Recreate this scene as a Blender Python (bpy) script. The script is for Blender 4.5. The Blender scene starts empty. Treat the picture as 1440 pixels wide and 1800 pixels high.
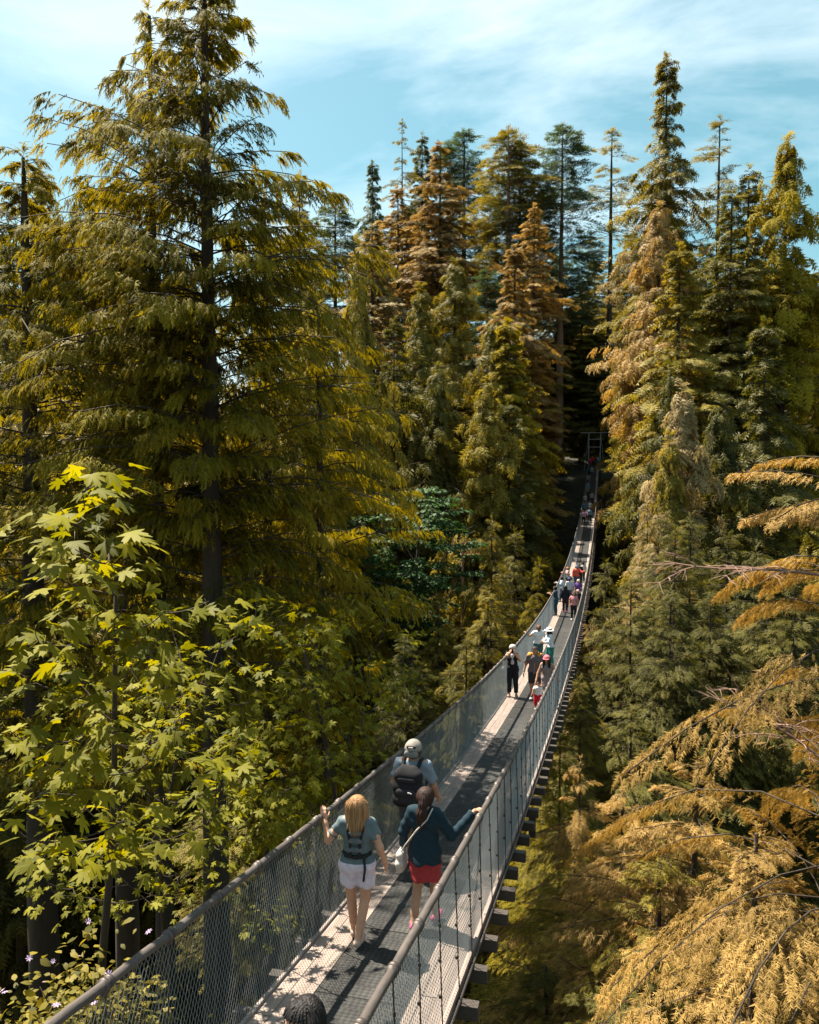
import bpy, math, random
import numpy as np
from mathutils import Matrix, Vector

# ------------------------------------------------------------------ camera, sky, sun, exposure
sc = bpy.context.scene
COL = sc.collection
F, CX, TH, PH = 1400.34, 2.2578, 0.24410, 0.05532          # focal length (pixels of 1440x1800), camera x, yaw, pitch
_c, _s, _cp, _sp = math.cos(TH), math.sin(TH), math.cos(PH), math.sin(PH)
FWD = np.array([-_s*_cp, _c*_cp, -_sp]); RGT = np.array([_c, _s, 0.]); UPV = np.array([-_s*_sp, _c*_sp, _cp])
CAM = np.array([CX, 0., 0.])
cd = bpy.data.cameras.new('camera'); cam = bpy.data.objects.new('camera', cd); COL.objects.link(cam)
cam.matrix_world = Matrix(((RGT[0], UPV[0], -FWD[0], CX), (RGT[1], UPV[1], -FWD[1], 0), (RGT[2], UPV[2], -FWD[2], 0), (0, 0, 0, 1)))
cd.sensor_fit = 'VERTICAL'; cd.sensor_height = 36.0; cd.sensor_width = 28.8; cd.lens = 36.0*F/1800
cd.clip_start = .1; cd.clip_end = 5000
sc.camera = cam

SUN_DIR = np.array([-.518, .27, 1.0]); SUN_DIR /= np.linalg.norm(SUN_DIR)
SUN_EL = math.asin(SUN_DIR[2]); SUN_AZ = math.atan2(SUN_DIR[0], SUN_DIR[1])
world = bpy.data.worlds.new('World'); sc.world = world; world.use_nodes = True
wn = world.node_tree.nodes; wl = world.node_tree.links
bg = wn['Background']
sky = wn.new('ShaderNodeTexSky'); sky.sky_type = 'NISHITA'; sky.sun_disc = False
sky.sun_elevation = SUN_EL; sky.sun_rotation = SUN_AZ; sky.air_density = 1.0; sky.dust_density = 1.6; sky.ozone_density = 1.2
SKY_STRENGTH = .044
bg.inputs[1].default_value = SKY_STRENGTH
tcw = wn.new('ShaderNodeTexCoord')
mapw = wn.new('ShaderNodeMapping'); mapw.inputs['Rotation'].default_value = (0.1, -.35, 0.3); mapw.inputs['Scale'].default_value = (1.2, 2.0, 4.6)
noz = wn.new('ShaderNodeTexNoise'); noz.inputs['Scale'].default_value = 1.25; noz.inputs['Detail'].default_value = 9; noz.inputs['Roughness'].default_value = .58; noz.inputs['Distortion'].default_value = .55
rmp = wn.new('ShaderNodeValToRGB'); rmp.color_ramp.elements[0].position = .44; rmp.color_ramp.elements[1].position = .76
rmp.color_ramp.elements[0].color = (.06, .06, .06, 1); rmp.color_ramp.elements[1].color = (.85, .85, .85, 1)
mixw = wn.new('ShaderNodeMixRGB'); mixw.inputs[2].default_value = (9.4, 10.3, 10.7, 1)
hsv = wn.new('ShaderNodeHueSaturation'); hsv.inputs['Hue'].default_value = .445; hsv.inputs['Saturation'].default_value = 1.25
wl.new(tcw.outputs['Generated'], mapw.inputs[0]); wl.new(mapw.outputs[0], noz.inputs['Vector']); wl.new(noz.outputs['Fac'], rmp.inputs[0])
wl.new(rmp.outputs[0], mixw.inputs[0]); wl.new(sky.outputs[0], hsv.inputs['Color']); wl.new(hsv.outputs[0], mixw.inputs[1]); wl.new(mixw.outputs[0], bg.inputs[0])

sd = bpy.data.lights.new('sun', 'SUN'); sd.energy = 5.0; sd.angle = math.radians(.5); sd.color = (1, .91, .76)
sun = bpy.data.objects.new('sun', sd); COL.objects.link(sun)
sun.rotation_euler = Vector(SUN_DIR).to_track_quat('Z', 'Y').to_euler()
sc.view_settings.view_transform = 'Standard'; sc.view_settings.look = 'None'; sc.view_settings.gamma = 1.0
sc.view_settings.exposure = 1.8
sc.cycles.max_bounces = 5; sc.cycles.diffuse_bounces = 2; sc.cycles.glossy_bounces = 2; sc.cycles.transmission_bounces = 3

# ------------------------------------------------------------------ helpers
def ray(px, py):
    return FWD + RGT*(px-720)/F + UPV*(900-py)/F
def at(px, py, dist):
    """the point seen at a pixel, at that horizontal distance from the camera"""
    d = ray(px, py); return CAM + d*(dist/math.hypot(d[0], d[1]))
DH0, DB, DC = 3.9782, .17464, .00151405
def deck(Y): return -(DH0 + DB*Y - DC*Y*Y)
def deck_hit(px, py, h=0.):
    """where the line of sight through a pixel meets the deck (or the level h above it)"""
    d = ray(px, py); t = np.linspace(.5, 175, 120000); P = CAM + t[:, None]*d
    i = np.argmax(P[:, 2] < deck(P[:, 1]) + h); return P[i]

def mesh_np(name, V, Fc, attrs=None, smooth=None):
    V = np.asarray(V, np.float32).reshape(-1, 3); me = bpy.data.meshes.new(name)
    faces = Fc if isinstance(Fc, (list, tuple)) else [Fc]
    faces = [np.asarray(f, np.int32) for f in faces if len(f)]
    me.vertices.add(len(V)); me.vertices.foreach_set('co', V.ravel())
    idx = np.concatenate([f.ravel() for f in faces]); tot = np.concatenate([np.full(len(f), f.shape[1], np.int32) for f in faces])
    st = np.concatenate([[0], np.cumsum(tot)[:-1]]).astype(np.int32)
    me.loops.add(len(idx)); me.loops.foreach_set('vertex_index', idx)
    me.polygons.add(len(tot)); me.polygons.foreach_set('loop_start', st); me.polygons.foreach_set('loop_total', tot)
    if smooth is not None: me.polygons.foreach_set('use_smooth', np.full(len(tot), bool(smooth)))
    for k, a in (attrs or {}).items():
        at_ = me.attributes.new(k, 'FLOAT', 'POINT'); at_.data.foreach_set('value', np.asarray(a, np.float32))
    me.update(calc_edges=True); return me
def obj(name, me, mat=None, parent=None, loc=None):
    o = bpy.data.objects.new(name, me); COL.objects.link(o)
    if mat is not None and me is not None:
        if not me.materials: me.materials.append(mat)
        else: o.material_slots[0].link = 'OBJECT'; o.material_slots[0].material = mat
    if parent is not None: o.parent = parent
    if loc is not None: o.location = loc
    return o
def tag(o, label=None, cat=None, group=None, kind=None):
    if label: o['label'] = label
    if cat: o['category'] = cat
    if group: o['group'] = group
    if kind: o['kind'] = kind
    return o
def empty(name, loc, label=None, cat=None, group=None, rz=0.):
    o = bpy.data.objects.new(name, None); COL.objects.link(o); o.location = [float(v) for v in loc]; o.rotation_euler = (0, 0, rz); o.empty_display_size = .2
    return tag(o, label, cat, group)

class Geo:
    """collects pieces into one mesh"""
    def __init__(s): s.v = []; s.t = []; s.q = []; s.n = 0; s.a = []
    def add(s, V, tris=None, quads=None, tint=None):
        V = np.asarray(V, float).reshape(-1, 3)
        if tris is not None and len(tris): s.t.append(np.asarray(tris)+s.n)
        if quads is not None and len(quads): s.q.append(np.asarray(quads)+s.n)
        s.v.append(V); s.n += len(V)
        s.a.append(np.zeros(len(V)) if tint is None else np.broadcast_to(tint, len(V)))
    def box(s, lo, hi):
        x0, y0, z0 = lo; x1, y1, z1 = hi
        s.add([(x0,y0,z0),(x1,y0,z0),(x1,y1,z0),(x0,y1,z0),(x0,y0,z1),(x1,y0,z1),(x1,y1,z1),(x0,y1,z1)],
              quads=[(0,3,2,1),(4,5,6,7),(0,1,5,4),(1,2,6,5),(2,3,7,6),(3,0,4,7)])
    def tube(s, P, R, n=6, caps=True):
        P = np.asarray(P, float); k = len(P); R = np.broadcast_to(np.asarray(R, float), k)
        T = np.gradient(P, axis=0); T /= np.linalg.norm(T, axis=1)[:, None]+1e-12
        ref = np.array([0, 0, 1.]) if abs(T[:, 2]).mean() < .8 else np.array([1., 0, 0])
        A = np.cross(T, ref); A /= np.linalg.norm(A, axis=1)[:, None]+1e-12; B = np.cross(T, A)
        th = np.arange(n)*2*math.pi/n
        V = P[:, None]+R[:, None, None]*(A[:, None]*np.cos(th)[None, :, None]+B[:, None]*np.sin(th)[None, :, None])
        i = np.arange(k-1)[:, None]*n; j = np.arange(n)[None]; j2 = (j+1) % n
        Q = np.stack([i+j, i+j2, i+n+j2, i+n+j], -1).reshape(-1, 4)
        tr = []
        if caps and n > 3:
            tr = [(0, a+1, a) for a in range(1, n-1)]+[((k-1)*n, (k-1)*n+a, (k-1)*n+a+1) for a in range(1, n-1)]
        s.add(V, tris=tr, quads=Q)
    def mesh(s, name, smooth=False, tint=False):
        return mesh_np(name, np.concatenate(s.v), (np.concatenate(s.t) if s.t else [], np.concatenate(s.q) if s.q else []),
                       {'tint': np.concatenate(s.a)} if tint else None, smooth)

# ------------------------------------------------------------------ materials
MATS = {}
def new_mat(name):
    m = bpy.data.materials.new(name); m.use_nodes = True; MATS[name] = m
    nt = m.node_tree; return m, nt.nodes, nt.links, nt.nodes['Principled BSDF']
def surf(name, col, rough=.8, metal=0., var=.25, scale=6., bump=.0, bscale=60., stretch=(1, 1, 1), rand=.0, spec=.4):
    """plain surface: base colour with noise variation and fine relief"""
    if name in MATS: return MATS[name]
    m, N, L, b = new_mat(name)
    tc = N.new('ShaderNodeTexCoord'); mp = N.new('ShaderNodeMapping'); mp.inputs['Scale'].default_value = stretch
    L.new(tc.outputs['Object'], mp.inputs[0])
    nz = N.new('ShaderNodeTexNoise'); nz.inputs['Scale'].default_value = scale; nz.inputs['Detail'].default_value = 6; nz.inputs['Roughness'].default_value = .65
    L.new(mp.outputs[0], nz.inputs['Vector'])
    r = N.new('ShaderNodeMapRange'); r.inputs[1].default_value = .3; r.inputs[2].default_value = .7; r.inputs[3].default_value = 1-var; r.inputs[4].default_value = 1+var
    L.new(nz.outputs['Fac'], r.inputs[0])
    mul = N.new('ShaderNodeVectorMath'); mul.operation = 'SCALE'; mul.inputs[0].default_value = col[:3]
    if rand:
        oi = N.new('ShaderNodeObjectInfo'); r2 = N.new('ShaderNodeMapRange'); r2.inputs[3].default_value = 1-rand; r2.inputs[4].default_value = 1+rand
        L.new(oi.outputs['Random'], r2.inputs[0]); mm = N.new('ShaderNodeMath'); mm.operation = 'MULTIPLY'
        L.new(r.outputs[0], mm.inputs[0]); L.new(r2.outputs[0], mm.inputs[1]); L.new(mm.outputs[0], mul.inputs['Scale'])
    else: L.new(r.outputs[0], mul.inputs['Scale'])
    L.new(mul.outputs[0], b.inputs['Base Color'])
    b.inputs['Roughness'].default_value = rough; b.inputs['Metallic'].default_value = metal; b.inputs['Specular IOR Level'].default_value = spec
    if bump:
        n2 = N.new('ShaderNodeTexNoise'); n2.inputs['Scale'].default_value = bscale; n2.inputs['Detail'].default_value = 4; L.new(mp.outputs[0], n2.inputs['Vector'])
        bp = N.new('ShaderNodeBump'); bp.inputs['Strength'].default_value = bump; bp.inputs['Distance'].default_value = .02
        L.new(n2.outputs['Fac'], bp.inputs['Height']); L.new(bp.outputs[0], b.inputs['Normal'])
    return m
def foliage(name, dark, light, trans=.35, tcol=None, rough=.55):
    """leaf colour runs from older (dark) to new growth (light); part of the light passes through the leaf"""
    if name in MATS: return MATS[name]
    m, N, L, b = new_mat(name)
    a = N.new('ShaderNodeAttribute'); a.attribute_name = 'tint'
    tc = N.new('ShaderNodeTexCoord'); nz = N.new('ShaderNodeTexNoise'); nz.inputs['Scale'].default_value = .35; nz.inputs['Detail'].default_value = 3
    L.new(tc.outputs['Object'], nz.inputs['Vector'])
    oi = N.new('ShaderNodeObjectInfo')
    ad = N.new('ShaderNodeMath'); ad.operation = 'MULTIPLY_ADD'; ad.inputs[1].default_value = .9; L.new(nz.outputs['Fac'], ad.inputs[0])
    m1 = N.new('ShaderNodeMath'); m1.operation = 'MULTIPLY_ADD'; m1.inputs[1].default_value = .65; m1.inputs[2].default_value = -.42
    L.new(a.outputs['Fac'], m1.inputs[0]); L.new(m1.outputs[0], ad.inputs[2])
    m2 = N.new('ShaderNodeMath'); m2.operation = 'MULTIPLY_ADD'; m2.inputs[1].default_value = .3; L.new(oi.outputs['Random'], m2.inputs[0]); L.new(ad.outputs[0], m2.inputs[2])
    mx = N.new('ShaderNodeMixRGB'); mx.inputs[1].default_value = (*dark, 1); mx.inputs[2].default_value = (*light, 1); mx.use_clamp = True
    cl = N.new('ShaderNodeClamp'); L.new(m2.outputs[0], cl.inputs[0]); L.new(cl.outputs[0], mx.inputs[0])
    L.new(mx.outputs[0], b.inputs['Base Color']); b.inputs['Roughness'].default_value = rough; b.inputs['Specular IOR Level'].default_value = .12
    tr = N.new('ShaderNodeBsdfTranslucent'); mt = N.new('ShaderNodeMixRGB'); mt.blend_type = 'MULTIPLY'; mt.inputs[0].default_value = 1
    mt.inputs[2].default_value = (*(tcol or (1.9, 1.5, .5)), 1); L.new(mx.outputs[0], mt.inputs[1]); L.new(mt.outputs[0], tr.inputs[0])
    ms = N.new('ShaderNodeMixShader'); ms.inputs[0].default_value = trans
    L.new(b.outputs[0], ms.inputs[1]); L.new(tr.outputs[0], ms.inputs[2]); L.new(ms.outputs[0], N['Material Output'].inputs[0])
    return m
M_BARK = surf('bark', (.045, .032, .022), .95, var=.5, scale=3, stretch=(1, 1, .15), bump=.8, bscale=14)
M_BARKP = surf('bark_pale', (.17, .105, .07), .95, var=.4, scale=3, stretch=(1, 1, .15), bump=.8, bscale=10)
M_TWIG = surf('twig', (.20, .12, .085), .9, var=.3)
FOL = dict(
 gold=foliage('cedar_foliage', (.024, .028, .003), (.32, .25, .018), .38, (1.7, 1.5, .25), .75),
 olive=foliage('olive_foliage', (.044, .048, .009), (.32, .25, .042), .36, (1.6, 1.4, .45)),
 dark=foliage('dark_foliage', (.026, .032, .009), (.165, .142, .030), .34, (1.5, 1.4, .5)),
 teal=foliage('blue_green_foliage', (.030, .056, .034), (.125, .142, .066), .30, (1.3, 1.4, .7)),
 orange=foliage('orange_foliage', (.080, .060, .018), (.46, .30, .105), .32, (1.4, 1.2, .6)),
 pale=foliage('pale_foliage', (.090, .076, .034), (.46, .335, .155), .30, (1.3, 1.2, .7)),
 hem=foliage('hemlock_foliage', (.075, .050, .013), (.54, .345, .105), .30, (1.4, 1.2, .6)),
 maple=foliage('maple_foliage', (.040, .050, .004), (.235, .215, .014), .40, (1.8, 1.6, .15), .6),
 green=foliage('green_maple_foliage', (.014, .036, .012), (.065, .115, .036), .3, (1.3, 1.5, .5)))

# ------------------------------------------------------------------ ground
_gy = np.array([-80, -6, 2, 8, 15, 30, 45, 62, 82, 105, 128, 138, 180, 260, 700.])
_gz = np.array([-2, -4.6, -6.4, -10, -14.5, -27, -41, -52, -52, -30, -6, -.9, 3, 14, 60.])
def gz(x, y):
    return float(np.interp(y, _gy, _gz)) + .9*math.sin(x*.21+y*.13) + .6*math.sin(x*.43-y*.31+1)
def ground():
    xs = np.concatenate([np.linspace(-700, -60, 20), np.linspace(-55, 60, 75), np.linspace(66, 700, 20)])
    ys = np.concatenate([np.linspace(-80, -8, 12), np.linspace(-6, 145, 110), np.linspace(150, 700, 24)])
    V = np.array([(x, y, gz(x, y)) for y in ys for x in xs]); nx = len(xs)
    i = np.arange(len(ys)-1)[:, None]*nx; j = np.arange(nx-1)[None]
    Q = np.stack([i+j, i+j+1, i+nx+j+1, i+nx+j], -1).reshape(-1, 4)
    o = obj('ground', mesh_np('ground', V, Q, smooth=True), surf('forest_floor', (.030, .028, .014), .95, var=.6, scale=1.3, bump=.6, bscale=5))
    tag(o, kind='structure')
ground()

# ------------------------------------------------------------------ the bridge
SPAN, PITCH, Y0 = 137., .765, .54
DW, RX, RH = .855, .86, 1.372
M_BOARD = surf('weathered_board', (.235, .185, .158), .8, var=.28, scale=5, stretch=(3, .35, 1), bump=.35, bscale=40, rand=.12)
M_BEAM = surf('dark_timber', (.050, .040, .034), .85, var=.4, scale=5, bump=.3, bscale=30, rand=.2)
M_KERB = surf('kerb_board', (.23, .185, .165), .8, var=.25, scale=4, stretch=(1, .3, 1), bump=.2, rand=.1)
M_RAIL = surf('rail_pipe', (.085, .070, .063), .6, .25, var=.35, scale=9, stretch=(1, .3, 1), bump=.15, bscale=50)
M_COLLAR = surf('collar_steel', (.09, .075, .07), .5, .6, var=.3)
M_WIRE = surf('hanger_wire', (.055, .045, .04), .6, .4)
M_LINK = surf('galvanised_link', (.215, .235, .24), .45, .5, var=.15, scale=3)
def mat_panel():
    m, N, L, b = new_mat('deck_mat')
    tc = N.new('ShaderNodeTexCoord'); nz = N.new('ShaderNodeTexNoise'); nz.inputs['Scale'].default_value = 5; nz.inputs['Detail'].default_value = 7; L.new(tc.outputs['Object'], nz.inputs['Vector'])
    cr = N.new('ShaderNodeValToRGB'); cr.color_ramp.elements[0].position = .32; cr.color_ramp.elements[1].position = .75
    cr.color_ramp.elements[0].color = (.020, .020, .020, 1); cr.color_ramp.elements[1].color = (.050, .049, .046, 1)
    L.new(nz.outputs['Fac'], cr.inputs[0])
    oi = N.new('ShaderNodeObjectInfo'); r2 = N.new('ShaderNodeMapRange'); r2.inputs[3].default_value = .85; r2.inputs[4].default_value = 1.2; L.new(oi.outputs['Random'], r2.inputs[0])
    sc_ = N.new('ShaderNodeVectorMath'); sc_.operation = 'SCALE'; L.new(cr.outputs[0], sc_.inputs[0]); L.new(r2.outputs[0], sc_.inputs['Scale'])
    b.inputs['Roughness'].default_value = .8; b.inputs['Specular IOR Level'].default_value = .2
    mp = N.new('ShaderNodeMapping'); mp.inputs['Rotation'].default_value = (0, 0, math.radians(45)); mp.inputs['Scale'].default_value = (24, 24, 24); L.new(tc.outputs['Object'], mp.inputs[0])
    ck = N.new('ShaderNodeTexChecker'); ck.inputs['Scale'].default_value = 1; L.new(mp.outputs[0], ck.inputs[0])
    cf = N.new('ShaderNodeMapRange'); cf.inputs[3].default_value = .72; cf.inputs[4].default_value = 1.25; L.new(ck.outputs['Fac'], cf.inputs[0])
    s2_ = N.new('ShaderNodeVectorMath'); s2_.operation = 'SCALE'; L.new(sc_.outputs[0], s2_.inputs[0]); L.new(cf.outputs[0], s2_.inputs['Scale']); L.new(s2_.outputs[0], b.inputs['Base Color'])
    bp = N.new('ShaderNodeBump'); bp.inputs['Strength'].default_value = .35; bp.inputs['Distance'].default_value = .003; L.new(ck.outputs['Fac'], bp.inputs['Height']); L.new(bp.outputs[0], b.inputs['Normal'])
    return m
M_MAT = mat_panel()

bridge = empty('suspension_bridge', (0, 0, 0), 'long sagging footbridge of boards and chain link with pipe handrails across the canyon', 'bridge')
def strip(name, x0, x1, zt, zb, L, mat, gap=.012, off=0., n_max=300, ya=1.0):
    """lengthwise boards: each one a piece of its own, laid along the sag"""
    y = ya-off; k = 0
    while y < SPAN:
        y1 = min(y+L, SPAN); m = Geo(); n = max(2, int(L/1.2)+1)
        ys = np.linspace(y+gap/2, y1-gap/2, n); zz = deck(ys); yc = (y+y1)/2; zc = deck(yc)
        jt = random.uniform(-.003, .003)
        P = [(x0, zb), (x1, zb), (x1, zt+jt), (x0, zt+jt)]
        V = np.array([(px-(x0+x1)/2, yy-yc, z-zc+pz) for yy, z in zip(ys, zz) for px, pz in P])
        Q = [(i*4+a, i*4+(a+1) % 4, i*4+4+(a+1) % 4, i*4+4+a) for i in range(n-1) for a in range(4)]+[(0, 3, 2, 1), (n*4-4, n*4-3, n*4-2, n*4-1)]
        m.add(V, quads=Q); obj(name, m.mesh(name), mat, bridge, ((x0+x1)/2, yc, zc)); y = y1; k += 1
random.seed(4)
strip('mat_panel', -.465, .465, .006, -.03, 1.53, M_MAT, .012)
for sx in (-1, 1):
    for (a, b_, zt, off) in ((.47, .555, .012, 0), (.56, .70, .008, 1.3), (.705, .85, .010, 2.1)):
        strip('deck_board', min(sx*a, sx*b_), max(sx*a, sx*b_), zt, -.032, 3.825, M_BOARD, .012, off)
    strip('kerb_board', min(sx*.853, sx*.885), max(sx*.853, sx*.885), .045, -.13, 4.59, M_KERB, .01, .8)
nb = int((SPAN-Y0)/PITCH)
bm = Geo(); bm.box((-1.09, -.055, -.18), (1.09, .055, -.036)); beam_me = bm.mesh('cross_beam')
hm = Geo(); hm.box((-.06, -.045, -.55), (.06, .045, -.172)); block_me = hm.mesh('hanging_block')
for k in range(2, nb):
    Y = Y0+k*PITCH; o = obj('cross_beam', beam_me, M_BEAM, bridge, (random.uniform(-.03, .03), Y, deck(Y))); o.rotation_euler = (0, 0, random.uniform(-.012, .012))
    if k in (18, 30, 44, 61): obj('hanging_block', block_me, M_BEAM, bridge, (1.0, Y, deck(Y)))
# hangers, collars and rails
hm = Geo(); hm.tube([(0, 0, 0), (.018, 0, -.5), (.03, 0, -1.0), (.045, 0, -1.42)], .0068, 5)
for z in (-.3, -.62, -.95): hm.tube([(.012, 0, z), (.013, 0, z-.03)], .013, 5)
hang_me = {1: hm.mesh('hanger_wire')}
h2 = Geo(); h2.tube([(0, 0, 0), (-.018, 0, -.5), (-.03, 0, -1.0), (-.045, 0, -1.42)], .0068, 5); hang_me[-1] = h2.mesh('hanger_wire')
cm = Geo()
for dy in (-.026, .026): cm.tube([(0, dy-.014, 0), (0, dy-.014, 0), (0, dy+.014, 0)], .046, 12)
cm.tube([(0, -.03, -.05), (0, .03, -.05)], .022, 6)
collar_me = cm.mesh('collar', True)
rest = Geo(); restc = Geo()
for sx in (-1, 1):
    for k in range(1, nb):
        Y = Y0+k*PITCH; z = deck(Y)+RH
        if k < 150:
            o = obj('hanger_wire', hang_me[sx], M_WIRE, bridge, (sx*RX, Y, z)); o.rotation_euler = (random.uniform(-.012, .012), random.uniform(-.01, .01), 0)
            c = obj('rail_collar', collar_me, M_COLLAR, bridge, (sx*RX, Y, z)); c.rotation_euler = (math.atan(-(DB-2*DC*Y)), 0, 0)
        else:
            rest.tube([(sx*RX, Y, z), (sx*(RX+.04), Y, z-1.42)], .0068, 4); restc.tube([(sx*RX, Y-.04, z), (sx*RX, Y+.04, z)], .05, 6)
    ys = np.linspace(.2, SPAN, 360)
    # the pipe itself: sections that meet under the collars
    g = Geo(); P = np.stack([np.full_like(ys, sx*RX), ys, deck(ys)+RH+.004*np.sin(ys*8.2)], -1); g.tube(P, .034, 10); obj('handrail', g.mesh('handrail', True), M_RAIL, bridge)
    g = Geo(); P = np.stack([np.full_like(ys, sx*(DW+.06)), ys, deck(ys)-.025], -1); g.tube(P, .018, 6); obj('lower_cable', g.mesh('lower_cable', True), M_COLLAR, bridge)
    g = Geo(); P = np.stack([np.full_like(ys, sx*.6), ys, deck(ys)-.20], -1); g.tube(P, .03, 6); obj('deck_cable', g.mesh('deck_cable', True), M_COLLAR, bridge)
tag(obj('hanger_wire', rest.mesh('hanger_wire'), M_WIRE, bridge), kind='stuff'); tag(obj('rail_collar', restc.mesh('rail_collar'), M_COLLAR, bridge), kind='stuff')
def chain_link(sx):
    cell = .052; r = .0023; n = int((SPAN-1)/cell); rng = np.random.default_rng(5)
    y = .6+np.arange(n)*cell; VV = []; z0, z1 = .05, RH-.03; seg = 4
    tri = np.array([(0., 1.), (-.87, -.5), (.87, -.5)])*r
    for fam in (0, 1):
        dy = .62*(1 if fam else -1)
        t = np.linspace(0, 1, seg)
        Yc = np.clip(y[:, None]+dy*t[None]-dy/2, .3, SPAN)
        bulge = .012*np.sin(Yc*1.7)*np.sin(t*math.pi)[None]
        X = sx*(RX-.008-.012*t[::-1][None]+bulge)+fam*.004; Z = deck(Yc)+z0+(z1-z0)*t[None]
        P = np.stack([X, Yc, Z], -1)                                     # n,seg,3
        V = P[:, :, None, :]+np.stack([tri[:, 0], tri[:, 1], 0*tri[:, 1]], -1)[None, None]
        VV.append(V.reshape(-1, 3))
    V = np.concatenate(VV); w = np.arange(2*n)[:, None, None]*seg*3; s_ = np.arange(seg-1)[None, :, None]*3; a = np.arange(3)[None, None]; a2 = (a+1) % 3
    Q = np.stack([w+s_+a, w+s_+a2, w+s_+3+a2, w+s_+3+a], -1).reshape(-1, 4)
    tag(obj('chain_link', mesh_np('chain_link', V, Q), M_LINK, bridge), kind='stuff')
chain_link(-1); chain_link(1)
# far portal
zt = deck(SPAN); gate = empty('bridge_portal', (0, SPAN, zt), 'pale steel portal frame at the shaded far end of the footbridge', 'portal')
M_STEEL = surf('portal_steel', (.32, .31, .30), .5, .3)
for sx in (-1, 1):
    g = Geo(); g.box((sx*.95-.07, -.07, -1.5), (sx*.95+.07, .07, 5.4)); obj('post', g.mesh('post'), M_STEEL, gate)
    g = Geo(); g.tube([(sx*.95, 0, 5.2), (sx*1.7, 1.0, -1.0)], .05, 6); obj('brace', g.mesh('brace'), M_STEEL, gate)
for z in (2.9, 4.2, 5.3):
    w = 2.3 if z > 5 else .88
    g = Geo(); g.box((-w, -.055, z), (w, .055, z+.12)); obj('crossbar', g.mesh('crossbar'), M_STEEL, gate)

# ------------------------------------------------------------------ trees
def frond_tpl(n, w, droop, blade=.11, sweep=.2, cup=.25, n_tip=1):
    V = []; T = []
    for i in range(n):
        t = .04+.86*i/n; wp = w*(math.sin(math.pi*min(1, .18+.82*(1-t)**.8)*.62)+.12)
        for sd in (-1, 1):
            b = len(V); tt = t+(.25*.86/n if sd > 0 else 0)
            V += [(tt, 0, 0), (tt+blade, 0, 0), (tt+sweep+.5*blade, sd*wp, -cup*wp)]; T.append((b, b+1, b+2))
    b = len(V); V += [(.84, -.045, 0), (.84, .045, 0), (1.06, 0, 0)]; T.append((b, b+1, b+2))
    V = np.array(V); V[:, 2] -= droop*V[:, 0]**2; return V, np.array(T)
def spray_tpl(seed, n, w, droop, blade=.05, ang=(35, 62), zj=.10):
    """loose spray of narrow leaflets, uneven in length and angle"""
    rng = np.random.default_rng(seed); V = []; T = []
    for i in range(n):
        t = .03+.9*(i+rng.uniform(-.3, .3))/n; l = w*(1.05-.75*t)*rng.uniform(.6, 1.15); a_ = math.radians(rng.uniform(*ang)); sd = -1 if i % 2 else 1; b = len(V)
        V += [(t, 0, 0), (t+blade, .0, .0), (t+l*math.cos(a_)+.5*blade, sd*l*math.sin(a_), rng.normal(-.22*l, zj*l))]; T.append((b, b+1, b+2))
    b = len(V); V += [(.0, -.012, 0), (.0, .012, 0), (1.0, 0, 0)]; T.append((b, b+1, b+2))
    V = np.array(V); V[:, 2] -= droop*V[:, 0]**2; return V, np.array(T)
def brush_tpl(n, rng, ln=.42):
    """a twig with needles standing off all round"""
    V = []; T = []
    for i in range(n):
        t = .02+.95*i/n; a = rng.uniform(-.5, math.pi+.5); l = ln*(1.1-.6*t); b = len(V)
        d = np.array([.55, math.cos(a), .55*math.sin(a)]); d /= np.linalg.norm(d)
        V += [(t, 0, 0), (t+.13, .03, 0), tuple(np.array([t+.05, 0, 0])+d*l)]; T.append((b, b+1, b+2))
    V = np.array(V); V[:, 2] -= .12*V[:, 0]**2; return V, np.array(T)
def place_fronds(tpl, pos, dirn, up, size, tint):
    """copies a frond to every position; all arrays of one length"""
    if isinstance(tpl, list):
        m = len(tpl); parts = [place_fronds(t, pos[i::m], dirn[i::m], up[i::m], size[i::m], tint[i::m]) for i, t in enumerate(tpl)]; o = 0; Vs = []; Ts = []; As = []
        for V, T, A in parts: Vs.append(V); Ts.append(T+o); As.append(A); o += len(V)
        return np.concatenate(Vs), np.concatenate(Ts), np.concatenate(As)
    Vt, Tt = tpl; d = dirn/np.linalg.norm(dirn, axis=1)[:, None]
    y = np.cross(up, d); y /= np.linalg.norm(y, axis=1)[:, None]+1e-9; z = np.cross(d, y)
    V = pos[:, None]+size[:, None, None]*(Vt[None, :, :1]*d[:, None]+Vt[None, :, 1:2]*y[:, None]+Vt[None, :, 2:]*z[:, None])
    T = Tt[None]+(np.arange(len(pos))*len(Vt))[:, None, None]
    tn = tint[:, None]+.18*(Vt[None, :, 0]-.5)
    return V.reshape(-1, 3), T.reshape(-1, 3), tn.ravel()
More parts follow.
